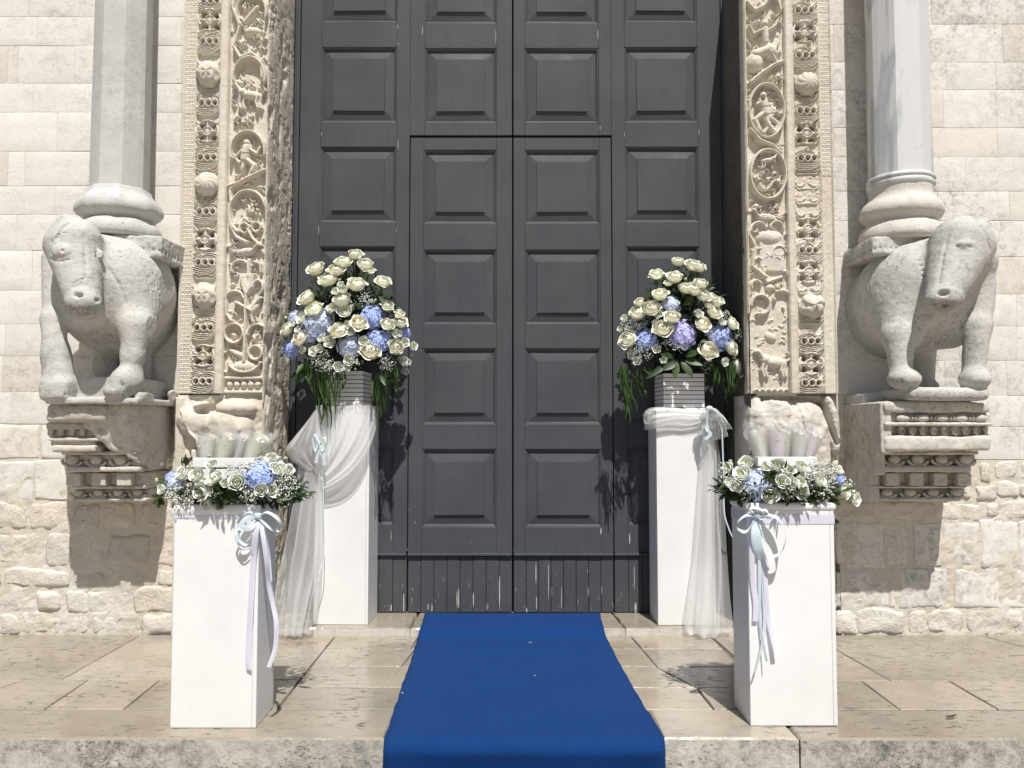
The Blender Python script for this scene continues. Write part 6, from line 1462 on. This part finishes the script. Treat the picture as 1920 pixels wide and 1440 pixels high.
arrangement('tall mound of cream roses round a violet hydrangea in the right doorway vase', 'rose and hydrangea arrangements in the doorway', cR, (.34, .20, .34),
    A8([(508, 180, 88), (610, 205, 110), (650, 215, 95), (360, 268, 95), (488, 285, 102), (660, 330, 100), (560, 362, 95), (615, 365, 95), (680, 410, 95), (745, 430, 80), (385, 403, 88), (250, 455, 65), (325, 495, 110), (235, 525, 98), (765, 455, 80), (755, 520, 100), (470, 555, 100), (405, 632, 120), (675, 600, 100), (880, 605, 78), (172, 705, 105), (713, 782, 118, 'w'), (872, 765, 100), (920, 890, 92), (445, 325, 52), (720, 470, 60)]),
    A8([(375, 538, 62), (150, 563, 52), (650, 535, 62), (118, 635, 52), (170, 635, 44), (805, 590, 55), (925, 655, 50), (195, 810, 62), (235, 850, 62), (410, 845, 48), (825, 858, 62), (365, 770, 58), (800, 448, 55), (165, 750, 50)]),
    A8([(885, 860, 44), (890, 830, 36), (900, 690, 36), (145, 690, 30), (560, 300, 36)]),
    [(1130 + x / 3.6, 440 + y / 3.6, w / 3.6, h / 3.6, k) for x, y, w, h, k in [(460, 470, 150, 95, 'p'), (540, 675, 190, 190, 'v'), (800, 690, 160, 175, 'b'), (295, 710, 135, 150, 'b'), (740, 665, 90, 90, 'p')]],
    [(x, y, r, n) for (x, y, r), n in zip(A8([(200, 600, 75), (280, 790, 85), (840, 540, 45), (520, 745, 60), (700, 900, 45), (900, 690, 40), (200, 760, 60), (430, 730, 45)]), (110, 120, 40, 50, 25, 30, 70, 30))],
    [], tail_strands(A8, [(150, 890, 180, 1290, 16, 35, .013), (230, 920, 270, 1150, 12, 35, .012), (300, 900, 330, 1000, 8, 50, .015), (870, 880, 860, 1110, 10, 25, .013), (760, 890, 770, 1050, 9, 25, .015), (700, 890, 710, 1010, 6, 20, .013), (820, 900, 825, 1160, 8, 30, .012), (200, 1000, 220, 1230, 7, 30, .010), (130, 900, 100, 960, 5, 20, .012), (920, 930, 900, 1080, 5, 25, .012)]),
    [(q[0][0], q[0][1], q[1][0], q[1][1], w) for q, w in [(A8([(500, 850), (415, 905)]), .06), (A8([(500, 860), (490, 965)]), .045), (A8([(530, 860), (610, 950)]), .055), (A8([(560, 820), (650, 785)]), .05), (A8([(560, 850), (680, 870)]), .05), (A8([(480, 830), (400, 800)]), .045), (A8([(460, 860), (300, 960)]), .04), (A8([(330, 420), (290, 370)]), .04), (A8([(560, 420), (620, 450)]), .04), (A8([(680, 900), (740, 870)]), .04), (A8([(540, 480), (600, 440)]), .035), (A8([(700, 740), (650, 740)]), .04)]],
    1275, 610, 118, 150, 5.16, .22, 5, (1500, .046), core=cR.z - .2)
B3 = lambda L_: [(280 + q[0] * .3195, 780 + q[1] * .3195) + tuple(x * .3195 if isinstance(x, (int, float)) else x for x in q[2:]) for q in L_]
B4 = lambda L_: [(1180 + q[0] * .3472, 740 + q[1] * .3472) + tuple(x * .3472 if isinstance(x, (int, float)) else x for x in q[2:]) for q in L_]
c3 = Vector(((x1a + x1b) / 2 + .06, YF1 + .12, zt1 + .055))
arrangement('low garland of white lisianthus with one large blue hydrangea on the left low pedestal', 'low flower garlands round the crates', c3, (.33, .20, .065), [],
    B3([(365, 280, 70), (275, 345, 90), (190, 335, 75), (215, 320, 60), (70, 430, 58), (305, 440, 92), (345, 440, 62), (375, 370, 85), (400, 350, 60), (515, 390, 92), (450, 390, 70), (655, 435, 78), (720, 438, 70), (335, 518, 70), (400, 558, 70), (720, 245, 72), (650, 270, 85), (765, 310, 85), (812, 318, 80), (740, 300, 70), (600, 290, 60)]),
    B3([(800, 250, 42), (935, 460, 48), (45, 378, 44), (205, 260, 34), (325, 365, 36), (250, 300, 36), (350, 235, 28)]),
    [(280 + x * .3195, 780 + y * .3195, w * .3195, h * .3195, k) for x, y, w, h, k in [(640, 355, 185, 165, 'b'), (150, 395, 120, 110, 'p'), (120, 362, 80, 60, 'b')]],
    [(x, y, r, n) for (x, y, r), n in zip(B3([(180, 455, 95), (240, 480, 60), (800, 400, 90), (780, 470, 70), (510, 320, 75), (600, 480, 60), (560, 450, 50), (470, 300, 40), (130, 440, 60)]), (150, 60, 150, 80, 70, 60, 30, 30, 60))],
    [(x, y, r, n) for (x, y, r), n in zip(B3([(430, 430, 70), (500, 450, 60), (190, 560, 60), (400, 480, 60), (850, 450, 60), (760, 520, 50), (60, 480, 50), (350, 560, 40), (640, 520, 40), (270, 530, 50), (210, 280, 40)]), (26, 18, 16, 14, 14, 10, 8, 8, 10, 10, 8))],
    [], [(q[0][0], q[0][1], q[1][0], q[1][1], .012) for q in [B3([(820, 470), (900, 445)]), B3([(860, 480), (925, 440)]), B3([(100, 380), (50, 370)]), B3([(215, 300), (210, 230)]), B3([(200, 300), (180, 250)])]],
    425, 912, 150, 60, YF1 + .16, .20, 11, (1000, .030))
c4 = Vector(((x2a + x2b) / 2 - .02, YF2 + .12, zt2 + .055))
arrangement('low garland of white lisianthus and small pale blue hydrangea on the right low pedestal', 'low flower garlands round the crates', c4, (.30, .20, .06), [],
    B4([(630, 368, 80), (610, 425, 80), (590, 425, 60), (760, 540, 85), (830, 472, 70), (880, 480, 80), (925, 522, 85), (920, 470, 62), (1027, 458, 70), (1128, 405, 58), (1168, 522, 70), (1222, 562, 68), (800, 380, 85), (930, 385, 85), (740, 385, 65), (570, 490, 62), (545, 470, 55), (860, 405, 65), (530, 395, 55), (590, 505, 50)]),
    B4([(545, 360, 32), (1210, 525, 36), (540, 420, 32), (525, 450, 30), (875, 548, 28)]),
    [(1180 + x * .3472, 740 + y * .3472, w * .3472, h * .3472, k) for x, y, w, h, k in [(690, 480, 160, 130, 'p'), (695, 535, 90, 80, 'b'), (1140, 458, 60, 70, 'b')]],
    [(x, y, r, n) for (x, y, r), n in zip(B4([(1070, 440, 85), (1050, 510, 70), (640, 545, 50), (840, 520, 45), (520, 400, 45), (1010, 400, 60), (975, 440, 40), (1180, 480, 40), (530, 460, 50)]), (150, 80, 40, 40, 40, 60, 30, 30, 40))],
    [(x, y, r, n) for (x, y, r), n in zip(B4([(540, 530, 40), (770, 440, 50), (1010, 540, 50), (940, 590, 40), (1100, 550, 50), (880, 430, 40), (600, 560, 40), (780, 590, 30)]), (10, 12, 14, 10, 12, 8, 8, 8))],
    [], [(q[0][0], q[0][1], q[1][0], q[1][1], .012) for q in [B4([(830, 430), (855, 360)]), B4([(835, 430), (825, 375)]), B4([(1150, 520), (1210, 500)]), B4([(540, 400), (520, 360)]), B4([(520, 480), (490, 500)])]],
    1480, 912, 135, 55, YF2 + .16, .19, 13, (1200, .026))

# ---------------------------------------------------------------- crates and paper cones
M['film'] = (lambda: None)
def film_mat():
    m, N, L, B = new_mat('clear_film'); tr = N.new('ShaderNodeBsdfTransparent'); gl = N.new('ShaderNodeBsdfGlossy'); gl.inputs['Roughness'].default_value = .15; di = N.new('ShaderNodeBsdfDiffuse'); di.inputs[0].default_value = (.88, .88, .88, 1)
    lw = N.new('ShaderNodeLayerWeight'); lw.inputs[0].default_value = .4; a = N.new('ShaderNodeMixShader'); a.inputs[0].default_value = .35; L.new(di.outputs[0], a.inputs[1]); L.new(gl.outputs[0], a.inputs[2])
    b = N.new('ShaderNodeMixShader'); L.new(math_(N, L, 'ADD', math_(N, L, 'MULTIPLY', lw.outputs['Facing'], .5), .16, True), b.inputs[0]); L.new(tr.outputs[0], b.inputs[1]); L.new(a.outputs[0], b.inputs[2]); L.new(b.outputs[0], N['Material Output'].inputs[0]); return m
M['film'] = film_mat()
def crate(xa, xb, Y0, z0, h, d, label):
    root = tag(empty('crate', ((xa + xb) / 2, Y0 + d / 2, z0)), label, 'crate', 'white slatted crates'); w = (xb - xa) / 2; t = .010; n = 4; sh = h / n
    for i in range(n):
        for nm, lo, hi in (('slat', (-w, -d / 2), (w, -d / 2 + t)), ('slat', (-w, d / 2 - t), (w, d / 2)), ('slat', (-w, -d / 2 + t + .001), (-w + t, d / 2 - t - .001)), ('slat', (w - t, -d / 2 + t + .001), (w, d / 2 - t - .001))):
            m = MB(); m.bbox((lo[0], lo[1], i * sh + .006), (hi[0], hi[1], (i + 1) * sh - .003), .0015); m.build(nm, M['whiteb'], root)
    for sx in (-1, 1):
        for sy in (-1, 1):
            m = MB(); m.bbox((sx * (w - t - .009) - .008, sy * (d / 2 - t - .009) - .008, .004), (sx * (w - t - .009) + .008, sy * (d / 2 - t - .009) + .008, h - .004), .001); m.build('post', M['whiteb'], root)
    m = MB(); m.bbox((-w + t + .001, -d / 2 + t + .001, .0), (w - t - .001, d / 2 - t - .001, .0035), .001); m.build('base_board', M['whiteb'], root)
CONE = {k: plain('paper_' + k, c, .6, .3, mott=.12, mscale=40, trans=.3) for k, c in {'cream': (.84, .80, .62), 'green': (.84, .85, .68), 'lilac': (.83, .77, .82), 'white': (.80, .80, .76)}.items()}
def cone(px0, py0, px1, py1, r, Y, kind, label, flat, seed, zb_):
    r *= 1.12; py1 -= 9
    """rolled paper cone with its contents and a clear wrapper that stands above the rim"""
    top = P(px1, py1, Y + .01); bot = P(px0, py0, Y); d = (top - bot); bot = bot - d.normalized() * ((bot.z - zb_) / max(.3, d.normalized().z)); d = top - bot; Lc = d.length; rg = random.Random(seed)
    root = tag(empty('paper_cone', bot), label, 'paper cone', 'paper cones of petals standing in the crates'); root.rotation_euler = d.to_track_quat('Z', 'Y').to_euler()
    m = MB(); n = 18; V = []; ks = 8
    for k in range(ks + 1):
        t = k / ks; rr = .006 + (r - .006) * t ** .9
        for j in range(n + 1):
            a = 6.6 * j / n - .2; q = rr * (1 + .03 * j / n); V.append((q * math.cos(a), q * math.sin(a) * flat, Lc * .92 * t * (1 + (.06 * math.cos(a) if k == ks else 0))))
    F = [(k * (n + 1) + j, k * (n + 1) + j + 1, (k + 1) * (n + 1) + j + 1, (k + 1) * (n + 1) + j) for k in range(ks) for j in range(n)]
    m.add(V, F); m.build('paper', CONE[kind], root, True)
    m = MB()
    for k in range(26):
        a = rg.uniform(0, 6.28); q = r * .8 * math.sqrt(rg.random()); c = Vector((q * math.cos(a), q * math.sin(a) * flat, Lc * (.80 + .08 * rg.random()))); e = Vector((rg.uniform(-1, 1), rg.uniform(-1, 1), rg.uniform(-.3, 1))); leaf_geo(m, c, e, Vector((rg.uniform(-1, 1), 0, 1)), .022, .018, n=3)
    m.build('petals', CONE['lilac' if kind in ('green', 'cream') else 'green'], root, True)['kind'] = 'stuff'
    m = MB(); V = []; ks = 8
    for k in range(ks + 1):
        t = k / ks
        for j in range(25):
            a = 6.283 * j / 24; rr = (.008 + r * 1.12 * t ** .85) * (1 + .035 * math.sin(a * 3 + t * 2 + seed) * t); V.append((rr * math.cos(a), rr * math.sin(a) * flat, Lc * t * (1 + .04 * math.sin(a * 3 + seed) * (k == ks))))
    m.add(V, [(k * 25 + j, k * 25 + j + 1, (k + 1) * 25 + j + 1, (k + 1) * 25 + j) for k in range(ks) for j in range(24)]); m.build('clear_wrapper', M['film'], root, True)
Yc1 = YF1 + .05; h1 = P(430, 857, Yc1).z - zt1 - .002
crate(P(361, 860, Yc1).x, P(505, 860, Yc1).x, Yc1, zt1 + .001, h1, .19, 'white slatted crate holding five wrapped cones on the left low pedestal')
Yc2 = YF2 + .05; h2 = P(1480, 855, Yc2).z - zt2 - .002
crate(P(1421, 860, Yc2).x, P(1532, 860, Yc2).x, Yc2, zt2 + .001, h2, .19, 'white slatted crate holding six wrapped cones on the right low pedestal')
for i, (a, b, c, d, r, k, lab) in enumerate([(388, 862, 386, 822, .032, 'white', 'pale wrapped cone, leftmost in the left crate'), (400, 862, 404, 818, .036, 'cream', 'cream wrapped cone, second from the left in the left crate'), (418, 862, 430, 816, .040, 'green', 'greenish wrapped cone, middle of the left crate'), (444, 862, 458, 818, .040, 'lilac', 'lilac wrapped cone, second from the right in the left crate'), (472, 862, 492, 820, .044, 'green', 'pale green wrapped cone leaning right in the left crate')]):
    cone(a, b, c, d, r, Yc1 + .06 + .045 * (i % 2), k, lab, .9, i, zt1 + .012)
for i, (a, b, c, d, r, k, lab) in enumerate([(1416 + 12, 860, 1408, 812, .032, 'white', 'white wrapped cone leaning out at the left of the right crate'), (1438, 860, 1430, 808, .040, 'cream', 'cream wrapped cone, second from the left in the right crate'), (1458, 862, 1456, 810, .036, 'lilac', 'lilac and cream wrapped cone, third from the left in the right crate'), (1474, 862, 1476, 808, .040, 'green', 'pale green wrapped cone, third from the right in the right crate'), (1494, 862, 1502, 810, .038, 'white', 'whitish wrapped cone, second from the right in the right crate'), (1508, 864, 1530, 812, .040, 'lilac', 'lilac wrapped cone leaning right in the right crate')]):
    cone(a, b, c, d, r, Yc2 + .06 + .045 * (i % 2), k, lab, .85, 10 + i, zt2 + .012)

# ---------------------------------------------------------------- small litter on the paving
for i, (px, py, L_, an, lab) in enumerate([(553, 1210, .05, .1, 'curled dry brown leaf on the paving near the tulle hem'), (144, 1308, .035, .3, 'small dark leaf on the left paving'), (668, 1362, .045, -.2, 'dry leaf by the step edge left of the carpet'), (1774, 1349, .055, .15, 'dry curled leaf on the right paving by the step edge'), (1209, 1215, .02, .4, 'tiny brown leaf beside the carpet on the right')]):
    p = G(px, py); b = MB(); leaf_geo(b, Vector((0, 0, .006)), Vector((math.cos(an), math.sin(an), .08)), Vector((0, 0, 1)), L_, L_ * .35, curl=-.15, n=5); o = b.build('dry_leaf', plain('dry_leaf_brown', (.08, .055, .035), .8, .2) if i == 0 else bpy.data.materials['dry_leaf_brown'], None, True, (p.x, p.y, .001)); tag(o, lab, 'leaf', 'dry leaves on the paving')

lt = plain('white_lint', (.75, .75, .75), .9, .1)
for i, (px, py, lab) in enumerate([(994, 1206, 'tiny white lint speck on the carpet near the threshold'), (1003, 1268, 'tiny white lint speck in the middle of the carpet'), (754, 1301, 'tiny white thread at the left edge of the carpet')]):
    p = G(px, py, .012); b = MB(); an = i * 1.3; b.tube([(-.008 * math.cos(an), -.008 * math.sin(an), 0), (0, .002, .002), (.008 * math.cos(an), .008 * math.sin(an), 0)], .0012, 4); tag(b.build('lint_thread', lt, None, True, (p.x, p.y, .0155)), lab, 'lint', 'lint on the carpet')
